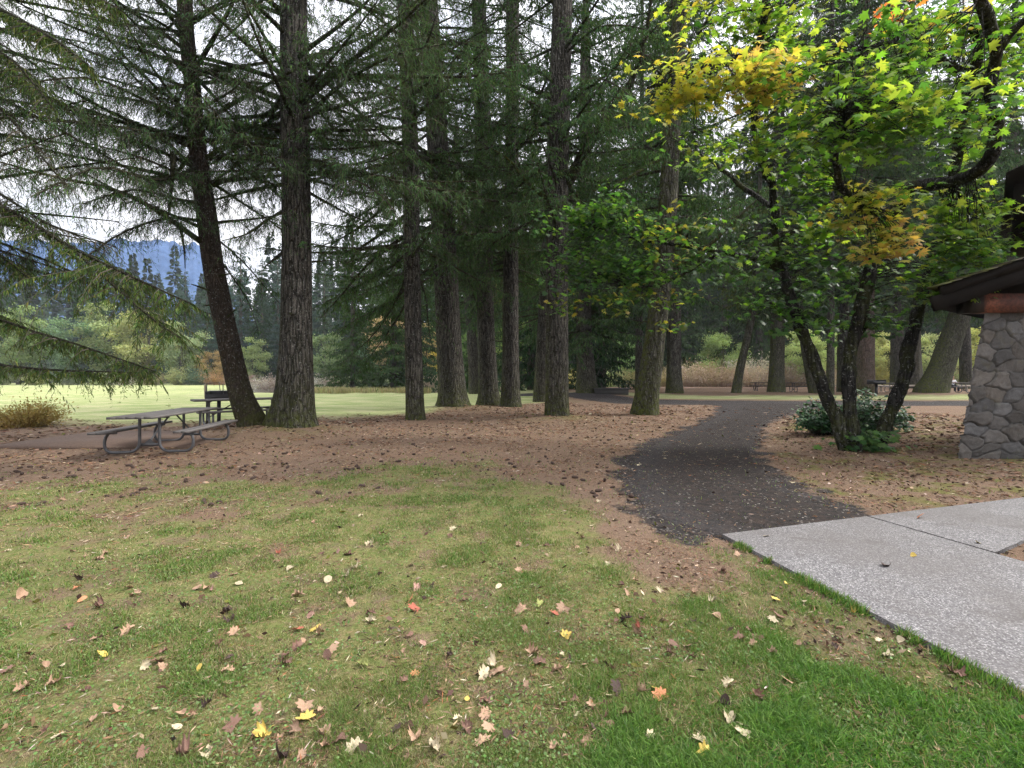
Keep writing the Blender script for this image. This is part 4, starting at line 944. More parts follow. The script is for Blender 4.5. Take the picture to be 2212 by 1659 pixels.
def bsh(px, Y, s, col, look, pr): return place(BSH[pr], px, Y, s, col, f'{look}, {where(px)}', 'bush', 'bushes along the river bank', rng)
PK = (.56, .45, .40); GR = (.46, .44, .40); OL = (.27, .29, .14); YE = (.52, .48, .20); LG = (.36, .43, .23)
for px, Y, s, col, look, pr in [
    (-90, 88, 1.5, OL, 'olive bush at the meadow end', 2), (0, 89, 1.4, (.17, .20, .11), 'grey olive bush', 0), (75, 88, 1.2, OL, 'low olive bush', 2), (150, 90, 1.3, (.15, .18, .12), 'low grey green bush', 0), (215, 88, 1.1, LG, 'low light green bush', 2), (262, 89, 1.3, GR, 'twiggy grey bush', 1), (330, 88, 1.3, (.24, .22, .12), 'brownish olive bush', 1), (388, 88, 1.4, OL, 'leafy olive bush', 2), (425, 89, 1.6, (.10, .15, .10), 'dark bluish bush', 0),
    (470, 90, 1.5, (.36, .22, .12), 'rusty orange bush', 1), (520, 86, 1.4, (.30, .22, .20), 'mauve grey twiggy bush', 1), (565, 85, 1.5, GR, 'grey twiggy bush', 1), (600, 84, 1.7, (.30, .24, .22), 'purplish twiggy bush', 1), (690, 84, 1.7, GR, 'large twiggy grey bush', 1), (730, 83, 1.5, (.33, .26, .23), 'pinkish twiggy bush', 1), (775, 82, 1.6, LG, 'pale green bush', 0), (815, 82, 1.7, (.12, .18, .13), 'blue green bush at the water', 2), (865, 82, 1.5, LG, 'sage bush at the water', 0), (905, 83, 1.6, OL, 'round olive bush at the water', 2), (942, 82, 1.4, PK, 'pinkish bare bush', 1), (1022, 82, 1.7, (.12, .18, .12), 'deep green bush at the water', 2), (1070, 80, 1.4, PK, 'faded pink bush', 1),
    (1130, 62, 1.3, PK, 'pink grey leafless bush', 1), (1155, 60, 1.1, LG, 'small pale bush', 0), (1240, 62, 1.5, YE, 'yellowing bush', 0), (1298, 60, 1.6, LG, 'pale green bush', 2), (1330, 61, 1.7, (.20, .26, .14), 'sage green bush', 0), (1362, 60, 1.3, (.30, .27, .16), 'sandy bush', 1), (1430, 60, 1.4, (.36, .31, .18), 'straw coloured bush', 1), (1492, 60, 1.6, PK, 'rose grey bush', 1), (1522, 62, 1.7, (.30, .27, .15), 'khaki bush', 0), (1556, 58, 1.5, (.42, .32, .27), 'pale pink bush', 1), (1622, 58, 1.6, PK, 'pinkish twiggy bush', 1), (1642, 60, 2.1, GR, 'tall pale grey bush', 1), (1706, 58, 1.5, (.40, .31, .26), 'pale rosy bush', 1), (1738, 60, 1.8, (.30, .28, .2), 'beige bush', 1), (1775, 58, 1.4, PK, 'grey pink bush', 1), (1808, 60, 1.5, YE, 'yellow tinged bush', 0),
    (1905, 60, 1.5, YE, 'yellow green bush', 0), (1935, 62, 1.3, (.34, .28, .17), 'tawny bush', 1), (2000, 60, 1.4, LG, 'light green bush', 0), (2062, 60, 1.5, (.34, .29, .2), 'straw grey bush', 1), (2110, 58, 1.4, LG, 'pale leafy bush', 0)]:
    bsh(px, Y, s, col, look, pr)

# the wood behind the far front row, one mass
def far_forest():
    rng = np.random.default_rng(88); A = Acc()
    tv = []
    for px in np.arange(-500, 2900, 34):
        for Y in (135, 160):
            p = px + rng.uniform(-15, 15); y = Y + rng.uniform(-8, 8) - (18 if p > 1150 else 0); x = (p - CX) / F * y
            ht = rng.uniform(28, 42) if p < 620 else rng.uniform(34, 50); n = 520; zz = rng.uniform(.03, 1, n) ** 1.1 * ht; r = (1 - zz / ht) * ht * .15 * rng.uniform(.2, 1.1, n) + .2; az = rng.uniform(0, 6.28, n)
            b = np.stack([x + .25 * r * np.cos(az), y + .25 * r * np.sin(az), zz], 1); d = nrm(np.stack([np.cos(az), np.sin(az), rng.uniform(-.55, .05, n)], 1))
            A.add(*kites(b, d, r + .7, rng.uniform(.7, 1.5, n), pick(rng, n, [(.035, .055, .045), (.045, .07, .05), (.03, .045, .04)]) * rng.uniform(.8, 1.25), rng, .6))
    tag(A.build('far_forest', NEEDLE), kind='stuff')
far_forest()
def reeds():
    rng = np.random.default_rng(4); n = 9000; A = Acc()
    px = rng.uniform(640, 930, n); Y = rng.uniform(40, 46, n) + fbm(px * .01, px * 0, 3) * 4; x = (px - CX) / F * Y
    keep = fbm(x * .5, Y * .5, 12, 3) > .45; x, Y = x[keep], Y[keep]; n = len(x)
    b = np.stack([x, Y, gh(x, Y)], 1); d = nrm(np.stack([rng.normal(0, .2, n), rng.normal(0, .2, n), np.ones(n)], 1))
    A.add(*kites(b, d, rng.uniform(.25, .7, n), np.full(n, .05), pick(rng, n, [(.36, .33, .16), (.30, .25, .13), (.27, .28, .12)]), rng))
    tag(A.build('tall_grass', DRY), kind='stuff')
reeds()
# ---------------------------------------------------------------- vine maple beside the path
HALF = [(0, 1), (.13, .80), (.22, .66), (.38, .78), (.56, .84), (.56, .62), (.48, .46), (.70, .48), (.90, .40), (.74, .22), (.56, .08), (.66, -.04), (.70, -.20), (.44, -.22), (.14, -.16), (0, -.06)]
OUT2 = np.array(HALF + [(-a, b) for a, b in HALF[1:-1]][::-1])
HALF_S = [(0, 1), (.20, .60), (.54, .84), (.44, .40), (.92, .42), (.50, .06), (.72, -.22), (0, -.08)]
OUT_S = np.array(HALF_S + [(-a, b) for a, b in HALF_S[1:-1]][::-1])
OVAL = np.array([(sin(a) * .42 * (1 - .25 * cos(a)), .45 - .55 * cos(a)) for a in np.linspace(0, 2 * pi, 14, endpoint=False)])
def leaves(A, c, up, fw, size, col, out, fold=.25, curl=.2, rng=R, m=0):
    """many leaves: centre c, normal up, forward fw"""
    n = len(c); k = len(out); fw = nrm(fw - up * np.sum(fw * up, 1, keepdims=True)); rt = np.cross(fw, up)
    o = np.vstack([out, [[0, .18]]]); X = o[:, 0][None] * np.ones((n, 1)); Yv = (o[:, 1] - .2)[None] * np.ones((n, 1))
    Z = -np.abs(X) * fold * rng.uniform(.2, 1.6, (n, 1)) - (Yv ** 2) * curl * rng.uniform(-.3, 1.6, (n, 1))
    v = c[:, None] + size[:, None, None] * (rt[:, None] * X[..., None] + fw[:, None] * Yv[..., None] + up[:, None] * Z[..., None])
    i = np.arange(n)[:, None] * (k + 1); j = np.arange(k)[None]
    f = np.stack([i + j, i + (j + 1) % k, i + k + 0 * j], -1).reshape(-1, 3)
    A.add(v.reshape(-1, 3), f, np.repeat(col, k + 1, axis=0), m)
PAL = dict(green=[(.105, .225, .032), (.075, .17, .028), (.15, .29, .042), (.05, .125, .030)], lime=[(.25, .37, .055), (.18, .31, .045), (.34, .42, .075), (.11, .23, .036)],
           yellow=[(.50, .46, .08), (.48, .50, .10), (.36, .42, .07), (.54, .43, .08), (.27, .36, .06)], gold=[(.56, .43, .12), (.54, .46, .14), (.56, .35, .15), (.48, .47, .12)],
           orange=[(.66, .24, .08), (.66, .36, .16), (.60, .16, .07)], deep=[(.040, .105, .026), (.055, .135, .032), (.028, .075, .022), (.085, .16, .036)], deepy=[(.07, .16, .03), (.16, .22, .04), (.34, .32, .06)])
def maple():
    rng = np.random.default_rng(21); b0 = gp(1858, 972); Y0 = b0[1]
    root = empty('vine_maple', b0, 'many stemmed maple with green and yellow leaves beside the path and stone building', 'tree')
    W = Acc(); Lf = Acc(); limbs = []
    def limb(pts, w0, w1, k=10, moss=.35):
        P = np.array([at(x, y, Y0 + dy) for (x, y, dy) in pts]); n = max(12, len(pts) * 6)
        Q = smooth_line(np.hstack([P, np.linspace(w0, w1, len(P))[:, None]]), n)
        Q[:, :3] += (np.stack([fbm(Q[:, 2] * 3, Q[:, 0] * 3, 5, 2), fbm(Q[:, 0] * 3, Q[:, 2] * 3 + 9, 8, 2), 0 * Q[:, 0]], 1) - .5) * np.array([.10, .10, 0])
        r = Q[:, 3] * (1 + .22 * (fbm(Q[:, 2] * 5 + 3, Q[:, 0] * 5, 6, 2) - .5) * 2)
        v, f = tube(Q[:, :3] - b0, r, k); m = np.full(len(v), moss); m = m * (fbm(v[:, 2] * 2.5, v[:, 0] * 2.5, 15, 3) > .46)
        W.add(v, f, np.stack([m, 0 * m, 0 * m], 1)); limbs.append(Q[:, :3])
    px = lambda w: w / 2 / F * Y0
    limb([(1832, 985, 0), (1812, 925, 0), (1786, 860, .05), (1762, 790, .1), (1742, 735, .15), (1716, 665, .2), (1690, 590, .3), (1678, 520, .4), (1676, 450, .4), (1666, 400, .3), (1640, 310, 0), (1632, 230, -.3), (1642, 110, -.7), (1652, 20, -1), (1656, -90, -1.3)], px(29), px(12))
    limb([(1852, 985, -.1), (1840, 900, -.1), (1834, 830, -.1), (1842, 740, 0), (1862, 655, 0), (1882, 575, 0), (1915, 505, -.1), (1945, 440, -.2), (1958, 402, -.3)], px(27), px(24))
    limb([(1888, 985, .05), (1915, 905, .1), (1944, 842, .15), (1962, 770, .2), (1976, 700, .25), (1990, 640, .3), (2015, 560, .3), (2042, 480, .2), (2060, 410, .1), (2068, 330, -.3), (2076, 240, -.8), (2100, 160, -1.3), (2125, 90, -1.8)], px(28), px(16))
    limb([(1958, 405, -.3), (2010, 398, -.7), (2070, 388, -1.1), (2120, 362, -1.6), (2145, 320, -1.9), (2152, 250, -2.2), (2142, 190, -2.5), (2152, 110, -2.8), (2135, 50, -3.1), (2115, -20, -3.4)], px(26), px(13))
    limb([(1952, 425, -.3), (1910, 455, -.5), (1870, 450, -.8), (1828, 415, -1.1), (1808, 360, -1.4), (1812, 300, -1.7), (1828, 255, -1.9), (1812, 235, -2)], px(17), px(7), 8)
    limb([(2152, 110, -2.8), (2190, 60, -3), (2240, 20, -3.3)], px(16), px(8), 8)
    limb([(1676, 450, .4), (1640, 430, .8), (1600, 400, 1.2), (1550, 360, 1.4), (1500, 330, 1.5)], px(14), px(6), 7)
    limb([(1690, 585, .3), (1640, 560, .9), (1560, 545, 1.4), (1470, 530, 1.8), (1390, 520, 2), (1320, 500, 2.2), (1260, 480, 2.4)], px(14), px(5), 7)
    limb([(1560, 545, 1.4), (1460, 600, 1.8), (1380, 620, 2), (1300, 600, 2.2)], px(9), px(4), 6)
    limb([(1740, 735, .15), (1700, 690, .6), (1660, 650, 1), (1610, 640, 1.4)], px(8), px(4), 6)
    limb([(1842, 740, 0), (1880, 700, .3), (1930, 680, .6)], px(8), px(4), 6)
    limb([(1642, 110, -.7), (1560, 130, -1), (1480, 160, -1.2), (1400, 190, -1.4)], px(12), px(5), 7)
    limb([(2100, 160, -1.3), (2010, 120, -1.6), (1920, 90, -1.9), (1830, 130, -2.1)], px(13), px(5), 7)
    allp = np.vstack(limbs)
    def spray(cx, cy, Y, rx, ry, n, pal, size=.15):
        Y = Y * .93
        c = at(cx, cy, Y); n = int(n * 1.75); nsub = max(3, n // 11); sx, sz = rx / F * Y, ry / F * Y
        near = allp[np.argmin(np.linalg.norm(allp - c, axis=1))]
        for i in range(nsub):
            u = rng.normal(0, .52, 3); u = np.clip(u, -1.15, 1.15); s = c + np.array([u[0] * sx, u[1] * max(.45, sx * .55), u[2] * sz])
            dd = np.linalg.norm(allp - s, axis=1); st = allp[rng.choice(np.argsort(dd)[:6])]
            P = smooth_line(np.array([st, st * .45 + s * .55 + np.array([0, 0, .12]), s]), 7)
            v, f = tube(P - b0, np.linspace(.011, .004, 7), 4); W.add(v, f, (.1, 0, 0))
            k = max(4, int(rng.poisson(11))); th = rng.uniform(0, 2 * pi, k); rr = rng.uniform(.08, .42, k)
            dir_ = nrm(np.array([s[0] - st[0], s[1] - st[1], 0]) + 1e-3)
            q = s + np.stack([np.cos(th) * rr, np.sin(th) * rr, rng.normal(-.03, .05, k) - .18 * rr], 1)
            for qq in q[::2]:
                v, f = tube(np.array([s, (s + qq) / 2 + UP * .02, qq]) - b0, [.004, .003, .0015], 3); W.add(v, f, (.05, 0, 0), 0)
            fw = np.stack([np.cos(th), np.sin(th), rng.normal(-.45, .3, k)], 1)
            up = nrm(np.stack([rng.normal(0, .55, k), rng.normal(-.3, .55, k), np.ones(k)], 1))
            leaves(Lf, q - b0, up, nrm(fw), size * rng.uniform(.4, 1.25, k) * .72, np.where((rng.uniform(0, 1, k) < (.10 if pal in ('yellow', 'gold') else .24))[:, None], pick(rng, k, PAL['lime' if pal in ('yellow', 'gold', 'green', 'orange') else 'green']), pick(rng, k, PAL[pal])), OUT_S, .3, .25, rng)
    for a in [(1550, 165, 8.8, 170, 42, 480, 'yellow'), (1660, 150, 8.8, 75, 45, 170, 'gold'), (1600, 60, 9.8, 120, 60, 260, 'lime'), (1500, 20, 9.6, 60, 40, 60, 'yellow'), (1640, 265, 9.6, 120, 50, 170, 'lime'), (1430, 215, 9.4, 60, 35, 70, 'yellow'), (1700, 340, 9.8, 90, 60, 120, 'lime'), (1690, 50, 9.2, 60, 60, 100, 'lime'),
              (1900, 140, 8.2, 190, 100, 460, 'green'), (2060, 80, 9.0, 130, 90, 260, 'green'), (1940, 270, 7.8, 190, 85, 430, 'green'), (2110, 225, 9.6, 95, 105, 260, 'lime'), (1790, 250, 9.0, 110, 80, 210, 'green'), (2185, 70, 8.4, 60, 90, 160, 'lime'), (1915, 38, 9.0, 80, 22, 26, 'orange'), (2050, 35, 8.4, 70, 35, 40, 'gold'), (1960, 200, 7.2, 110, 80, 110, 'lime'),
              (1880, 425, 9.2, 75, 48, 200, 'yellow'), (1895, 520, 9.2, 50, 42, 170, 'gold'), (1850, 480, 9.9, 60, 50, 90, 'lime'), (2085, 430, 9.4, 65, 65, 230, 'lime'), (2080, 545, 9.4, 85, 75, 240, 'green'), (2160, 505, 10, 55, 25, 80, 'lime'), (2045, 625, 9.5, 45, 40, 90, 'green'), (2090, 470, 9.2, 90, 90, 80, 'lime'), (1790, 370, 9.6, 80, 70, 120, 'green'),
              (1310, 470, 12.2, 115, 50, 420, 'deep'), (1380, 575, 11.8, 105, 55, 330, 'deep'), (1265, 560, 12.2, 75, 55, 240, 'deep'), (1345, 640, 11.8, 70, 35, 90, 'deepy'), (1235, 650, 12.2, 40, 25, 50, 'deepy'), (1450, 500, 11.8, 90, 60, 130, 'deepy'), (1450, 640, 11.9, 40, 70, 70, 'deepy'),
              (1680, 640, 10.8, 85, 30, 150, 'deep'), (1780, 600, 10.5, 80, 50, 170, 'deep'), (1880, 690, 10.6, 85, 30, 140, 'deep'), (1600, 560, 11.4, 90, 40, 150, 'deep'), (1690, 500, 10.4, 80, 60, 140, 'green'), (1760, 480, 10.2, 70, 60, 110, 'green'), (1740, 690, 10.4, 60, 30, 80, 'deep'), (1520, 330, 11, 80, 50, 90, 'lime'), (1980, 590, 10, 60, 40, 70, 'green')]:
        spray(*a)
    # young leaves and suckers at the foot
    n = 150; q = np.stack([b0[0] + rng.normal(.05, .34, n), b0[1] - .25 + rng.normal(0, .2, n), b0[2] + rng.uniform(.03, .42, n)], 1)
    leaves(Lf, q - b0, nrm(np.stack([rng.normal(0, .4, n), rng.normal(-.6, .4, n), np.ones(n)], 1)), nrm(rng.normal(size=(n, 3))), .10 * rng.uniform(.6, 1.2, n), pick(rng, n, PAL['deep'] + [(.10, .20, .05)]), OUT_S, .3, .25, rng)
    for qq in q[::3]:
        v, f = tube(np.array([b0 + np.array([rng.normal(0, .15), 0, 0]), (b0 + qq) / 2 + UP * .1, qq]) - b0, [.008, .006, .003], 4); W.add(v, f, (.4, 0, 0))
    W.build('trunk', BARK_MAPLE, root, smooth=True); Lf.build('crown', LEAF, root); print('maple', Lf.n)
maple()

def salal():
    rng = np.random.default_rng(33); c = gp(1850, 948); root = empty('evergreen_shrub', c + np.array([0, .9, 0]), 'dark glossy evergreen shrub behind the maple stems', 'shrub'); A = Acc(); Wd = Acc()
    Y = c[1] + .9
    for i in range(230):
        px = rng.uniform(1716, 1978); top = np.interp(px, [1712, 1750, 1795, 1850, 1890, 1935, 1982], [892, 862, 850, 838, 842, 872, 890]) + rng.normal(0, 8)
        tipY = Y + rng.uniform(-.75, .7); tip = at(px, rng.uniform(top, 935), tipY) - c - np.array([0, .9, 0])
        b = np.array([tip[0] * .45 + rng.normal(0, .1), (tipY - Y) * .4, 0]); P = smooth_line(np.array([b, (b + tip) / 2 + UP * .22, tip]), 9); v, f = tube(P, np.linspace(.010, .004, 9), 4); Wd.add(v, f, (.2, 0, 0))
        k = 24; tt = rng.uniform(.25, 1, k) * 8; j = np.minimum(tt.astype(int), 7); q = P[j] + (P[j + 1] - P[j]) * (tt - j)[:, None] + rng.normal(0, .035, (k, 3))
        q[:, 2] = np.maximum(q[:, 2], .05)
        fw = nrm(rng.normal(size=(k, 3)) * np.array([1, 1, .5]) + nrm(tip) * .4); up = nrm(np.stack([rng.normal(0, .5, k), rng.normal(-.35, .5, k), np.ones(k)], 1))
        leaves(A, q, up, fw, .085 * rng.uniform(.6, 1.15, k), pick(rng, k, [(.024, .07, .024), (.034, .09, .03), (.055, .12, .036), (.018, .05, .022)]), OVAL, .35, .3, rng)
    Wd.build('stem', LIMB, root); A.build('foliage', SHRUBLEAF, root)
salal()
def meadow_bush():
    rng = np.random.default_rng(35); c = gp(30, 926); A = bush_template(36, 1.15, .78, 120, .075, 30, .35)
    o = A.build('bush', [LIMB, BUSH]); o.location = tuple(c + np.array([-.15, .5, 0])); o.color = (.30, .22, .085, 1)
    tag(o, 'small round orange tinged bush on the meadow at the left border', 'bush')
meadow_bush()

# ---------------------------------------------------------------- stone building at the right
def simple(name, col, rough=.8, spec=.3, nscale=12, var=.25, metal=0, bump=.2):
    m, nt = mat(name); t = NT(nt); p = t.coord('Object'); n = t.noise(p, nscale, 5, .65)
    lo = tuple(c * (1 - var) for c in col); hi = tuple(min(1, c * (1 + var)) for c in col)
    t.out(t.bsdf(t.mix(n, lo, hi), rough, spec, t.bump(n, bump, .01), metal)); return m
STEEL = simple('galvanised_steel', (.095, .095, .10), .45, .5, 20, .3, .5)
BLACKST = simple('black_steel', (.022, .021, .022), .55, .4, 20, .3)
def plank_mat(name, col, dark, spec=.3):
    m, nt = mat(name); t = NT(nt); p = t.coord('Object')
    g = t.noise(t.scale(p, (30, 1.5, 30)), 1, 5, .65, .6); b = t.noise(p, 3, 4, .6)
    c = t.mix(g, dark, col); c = t.mix(t.ramp(b, [(.45, 0), (.7, .4)]), c, tuple(x * .6 for x in dark))
    t.out(t.bsdf(c, .8, spec, t.bump(g, .3, .004))); return m
PLANK = plank_mat('weathered_planks', (.155, .142, .135), (.075, .068, .064))
DARKWOOD = plank_mat('dark_stained_board', (.020, .016, .014), (.009, .008, .007), .05)
def stone_mat():
    m, nt = mat('fieldstone'); t = NT(nt); p = t.geo(); c = t.attr('col'); n = t.noise(p, 7, 6, .7); f_ = t.noise(p, 45, 4, .75)
    c = t.mix(t.ramp(n, [(.35, .45), (.65, 0)]), c, (.045, .043, .041)); c = t.mix(t.ramp(f_, [(.55, 0), (.75, .35)]), c, (.19, .18, .17)); c = t.mix(t.ramp(t.noise(p, 3, 3), [(.6, 0), (.75, .35)]), c, (.11, .10, .05))
    t.out(t.bsdf(c, .9, .2, t.bump(t.math('ADD', n, t.math('MULTIPLY', f_, .5)), .6, .02))); return m
STONE = stone_mat()
def stone_face(A, o, ux, uz, w_, h_, nrml, left=0, seed=0, res=.017):
    """grid w x h with field stones standing proud of recessed mortar"""
    rng = np.random.default_rng(seed); nu, nv = int(w_ / res), int(h_ / res)
    U, V = np.meshgrid(np.linspace(0, w_, nu), np.linspace(0, h_, nv), indexing='ij')
    su, sv = .40, .24; wu = U + .26 * (fbm(U * 3, V * 3, 51 + seed, 3) - .5); wv_ = V + .20 * (fbm(U * 3 + 7, V * 3, 57 + seed, 3) - .5)
    best = np.full(U.shape, 9.); sec = best.copy(); idc = np.zeros(U.shape, int); ci = np.floor(wu / su).astype(int); cj = np.floor(wv_ / sv).astype(int)
    for di in (-1, 0, 1):
        for dj in (-1, 0, 1):
            a, b = ci + di, cj + dj; jx = _h(a, b, 71 + seed); jy = _h(a, b, 72 + seed); k = (a * 7919 + b * 104729) % 100003
            d = np.hypot((wu - (a + .1 + .8 * jx) * su) / su * 1.1, (wv_ - (b + .1 + .8 * jy) * sv) / sv)
            up = d < best; sec = np.where(up, best, np.minimum(sec, d)); idc = np.where(up, k, idc); best = np.where(up, d, best)
    e = sec - best; st = sstep(.0, .10, e); hgt = _h(idc, idc * 3, 5); tx = _h(idc, idc * 17, 21) - .5; tz = _h(idc, idc * 19, 22) - .5; face = st * (.028 + .03 * hgt + .10 * (tx * (U % .4 - .2) + tz * (V % .24 - .12))) + .022 * (fbm(U * 16, V * 16, 61, 4) - .5) + .05 * st * (fbm(U * 5 + hgt * 9, V * 5, 63, 3) - .5)
    tone = .050 + .075 * _h(idc, idc * 5, 9); warm = _h(idc, idc * 11, 13); col = np.stack([tone * (1.02 + .12 * warm), tone * 1.0, tone * (1.0 - .14 * warm)], -1)
    mort = np.array([.050, .048, .046]); col = mort * (1 - st[..., None]) + col * st[..., None]
    P = np.asarray(o) + U[..., None] * ux + V[..., None] * uz + face[..., None] * nrml + (left * V / h_ * np.maximum(0, 1 - U / w_))[..., None] * ux
    i, j = np.meshgrid(np.arange(nu - 1), np.arange(nv - 1), indexing='ij'); f = np.stack([i * nv + j, (i + 1) * nv + j, (i + 1) * nv + j + 1, i * nv + j + 1], -1).reshape(-1, 4)
    A.add(P.reshape(-1, 3), f, col.reshape(-1, 3))
def building():
    Y = 8.62; p0 = gp(2062, 990); p0[2] -= .12; top = at(2112, 672, Y)[2]; hgt = top - p0[2]
    root = empty('stone_building', p0, 'stone walled park building with dark shingled roof at the right border', 'building')
    xa = np.array([1, -.03, 0]); xa /= np.linalg.norm(xa); A = Acc(); o = np.zeros(3)
    slope = at(2112, 672, Y)[0] - p0[0]
    stone_face(A, o, xa, UP, 4.2, hgt, np.array([0, -1., 0]), slope, 1)
    side = nrm(np.array([p0[0], p0[1], 0.])) + np.array([.6, 0, 0]); side = nrm(side)      # flank runs back, splayed
    nside = np.array([-side[1], side[0], 0])
    S2 = Acc(); stone_face(S2, o + np.array([.10, .02, 0]), side, UP, 3.6, hgt, -.4 * nside, 0, 2, .04)
    v = S2.v[0]; v[:, 0] += slope * v[:, 2] / hgt; f = S2.f[0][:, :4]; A.add(v, f[:, ::-1], S2.c[0])
    A.build('wall', STONE, root, smooth=True)
    # plate beam on top of the wall
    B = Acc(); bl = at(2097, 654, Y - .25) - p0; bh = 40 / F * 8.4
    xs = np.array([0, .12, .23, .29, .44, .60, 1.2, 4.4]); cl = np.array([(.016, .012, .009), (.020, .014, .010), (.024, .014, .010), (.19, .065, .038), (.21, .072, .042), (.11, .038, .024), (.075, .028, .019), (.07, .026, .018)])  # dark mossy left end; beyond the orange band, shade is painted into the colour
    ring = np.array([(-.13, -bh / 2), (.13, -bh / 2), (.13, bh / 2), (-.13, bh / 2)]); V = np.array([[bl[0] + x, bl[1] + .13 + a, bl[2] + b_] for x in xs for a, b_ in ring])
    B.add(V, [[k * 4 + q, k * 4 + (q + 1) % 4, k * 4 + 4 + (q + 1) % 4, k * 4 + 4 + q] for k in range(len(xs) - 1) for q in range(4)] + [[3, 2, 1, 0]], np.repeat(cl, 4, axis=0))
    m, nt = mat('worn_red_paint_shaded'); t = NT(nt); p = t.coord('Object'); n = t.noise(p, 16, 5, .7); c = t.mix(t.ramp(n, [(.4, .6), (.6, 0)]), t.attr('col'), (.014, .010, .008)); t.out(t.bsdf(c, .65, .2)); B.build('beam', m, root)
    # gable roof: two barge boards, soffit, shingle courses
    Yf = 7.95; e0 = at(2018, 657, Yf) - p0; e1 = at(2212, 593, Yf) - p0; sl = (e1[2] - e0[2]) / (e1[0] - e0[0]); ang = math.atan(sl); Lr = 6.2; D = 4.5
    shear = 1.6
    def skew(B, y0=.07):
        for v in B.v: v[:, 0] += np.maximum(0, v[:, 1] - e0[1] - y0) * shear
    def along(s, dz=0): return np.array([e0[0] + s * cos(ang), e0[1], e0[2] + s * sin(ang) + dz])
    B = Acc(); c = along(Lr / 2); B.box((c[0], c[1] + .03, c[2]), (Lr, .06, .25), ry=-ang); B.build('fascia', DARKWOOD, root)
    B = Acc(); c = along(Lr / 2 + .12, .19); B.box((c[0], c[1] + .005, c[2]), (Lr, .06, .16), ry=-ang); B.build('fascia', DARKWOOD, root)
    B = Acc(); c = along(Lr / 2, .10); B.box((c[0] + .02, c[1] + D / 2 + .07, c[2]), (Lr, D, .05), ry=-ang); 
    c = along(.03, .02); B.box((c[0], c[1] + D / 2 + .08, c[2] + .02), (.05, D, .2)); skew(B); B.build('soffit', DARKWOOD, root)
    m, nt = mat('mossy_shingles'); t = NT(nt); p = t.geo(); n = t.noise(p, 5, 5, .7); cc = t.attr('col'); cc = t.mix(t.ramp(n, [(.42, 0), (.6, .9)]), cc, (.075, .085, .022)); t.out(t.bsdf(cc, .9, .15, t.bump(t.noise(p, 40, 3), .5, .01)))
    rng = np.random.default_rng(3); B = Acc(); s = .1
    while s < Lr:
        y = -.08
        while y < D:
            wd = rng.uniform(.1, .24); c = along(s + rng.normal(0, .015), .30 + rng.normal(0, .006)); g = rng.uniform(.6, 1.3)
            B.box((c[0], e0[1] + y + wd / 2 + rng.normal(0, .012) * (y < 0), c[2]), (.34, wd - .008, .02), ry=-ang + .08, col=(.045 * g, .038 * g, .033 * g)); y += wd
        s += .15
    skew(B); B.build('roof', m, root)
    # raised upper roof with its own eave
    B = Acc(); q0 = at(2163, 384, 8.3) - p0; a2 = radians(26)
    B.box((q0[0] + 1.6 * cos(a2), q0[1] + 2, q0[2] + 1.6 * sin(a2)), (3.2, 4.2, .10), ry=-a2); 
    for v in B.v: v[:, 0] += np.maximum(0, v[:, 1] - q0[1] + .1) * 1.02
    B.build('upper_roof', DARKWOOD, root)
    B = Acc(); q1 = at(2190, 430, 8.5) - p0; B.box((q1[0] + 1.6, q1[1] + 1.5, q1[2]), (3.2, 3, .56)); zr = along(2.6)[2]; B.box((q1[0] + 2.1, q1[1] + 1.6, (zr + q1[2]) / 2 - .2), (2.2, 2.6, q1[2] - zr + .1)); 
    for v in B.v: v[:, 0] += np.maximum(0, v[:, 1] - q1[1] + .0) * 1.05
    B.build('upper_wall', DARKWOOD, root)
building()
# ---------------------------------------------------------------- picnic tables, grills, rail, person
def table_root(name, label, Lt, top_off=0., group='picnic tables'):
    root = empty(name, (0, 0, 0), label, 'picnic table', group); rng = np.random.default_rng(int(Lt * 10))
    A = Acc()
    for i in range(5):
        A.box(((i - 2) * .150, top_off, .735), (.143, Lt, .045))
    for s in (-1, 1): A.box((0, s * .85, .700), (.66, .075, .03))
    A.build('tabletop', PLANK, root)
    for s in (-1, 1):
        B = Acc()
        for k in (0, 1): B.box((s * .70 + (k - .5) * .135, 0, .435), (.128, 2.42, .042))
        for e in (-1, 1): B.box((s * .69, e * .85, .400), (.25, .07, .03))
        B.build('seat', PLANK, root)
    for s in (-1, 1):
        for e in (-1, 1):
            P = [(s * .17, e * .85, .69)] + [(s * .17, e * .85, z) for z in (.5, .3)] + [(s * (.17 + .18 * (1 - cos(a))), e * .85, .21 - .18 * sin(a)) for a in np.linspace(.2, pi / 2, 5)] + [(s * x, e * .85, .03) for x in (.45, .6)] + [(s * (.62 + .14 * sin(a)), e * .85, .17 - .14 * cos(a)) for a in np.linspace(.2, pi / 2, 5)] + [(s * .76, e * .85, .25), (s * .74, e * .85, .33), (s * .70, e * .85, .39)]
            T_ = Acc(); T_.tube(np.array(P), .027, 9); T_.build('leg', STEEL, root, smooth=True)
    for e in (-1, 1):
        B = Acc(); B.box((0, e * .85, .17), (.36, .012, .055)); v = np.array([[-.10, e * .85, .19], [.10, e * .85, .19], [0, e * .85, .28]]); B.add(np.vstack([v + [0, .006, 0], v - [0, .006, 0]]), [[0, 1, 2], [3, 5, 4]]); B.build('crossbar', STEEL, root)
        B = Acc(); B.tube(np.array([[0, e * .84, .24], [0, e * .45, .48], [0, e * .08, .71]]), .016, 7); B.build('brace', STEEL, root)
    return root
def put(o, px, py, yaw, dz=0., Y=None):
    p = gp(px, py) if Y is None else np.array([(px - CX) / F * Y, Y, float(gh((px - CX) / F * Y, Y))])
    o.location = (p[0], p[1], p[2] + dz); o.rotation_euler = (0, 0, yaw); return o
tA = table_root('picnic_table', 'long grey picnic table with overhanging top standing on a thin pad at left', 2.75, -.10)
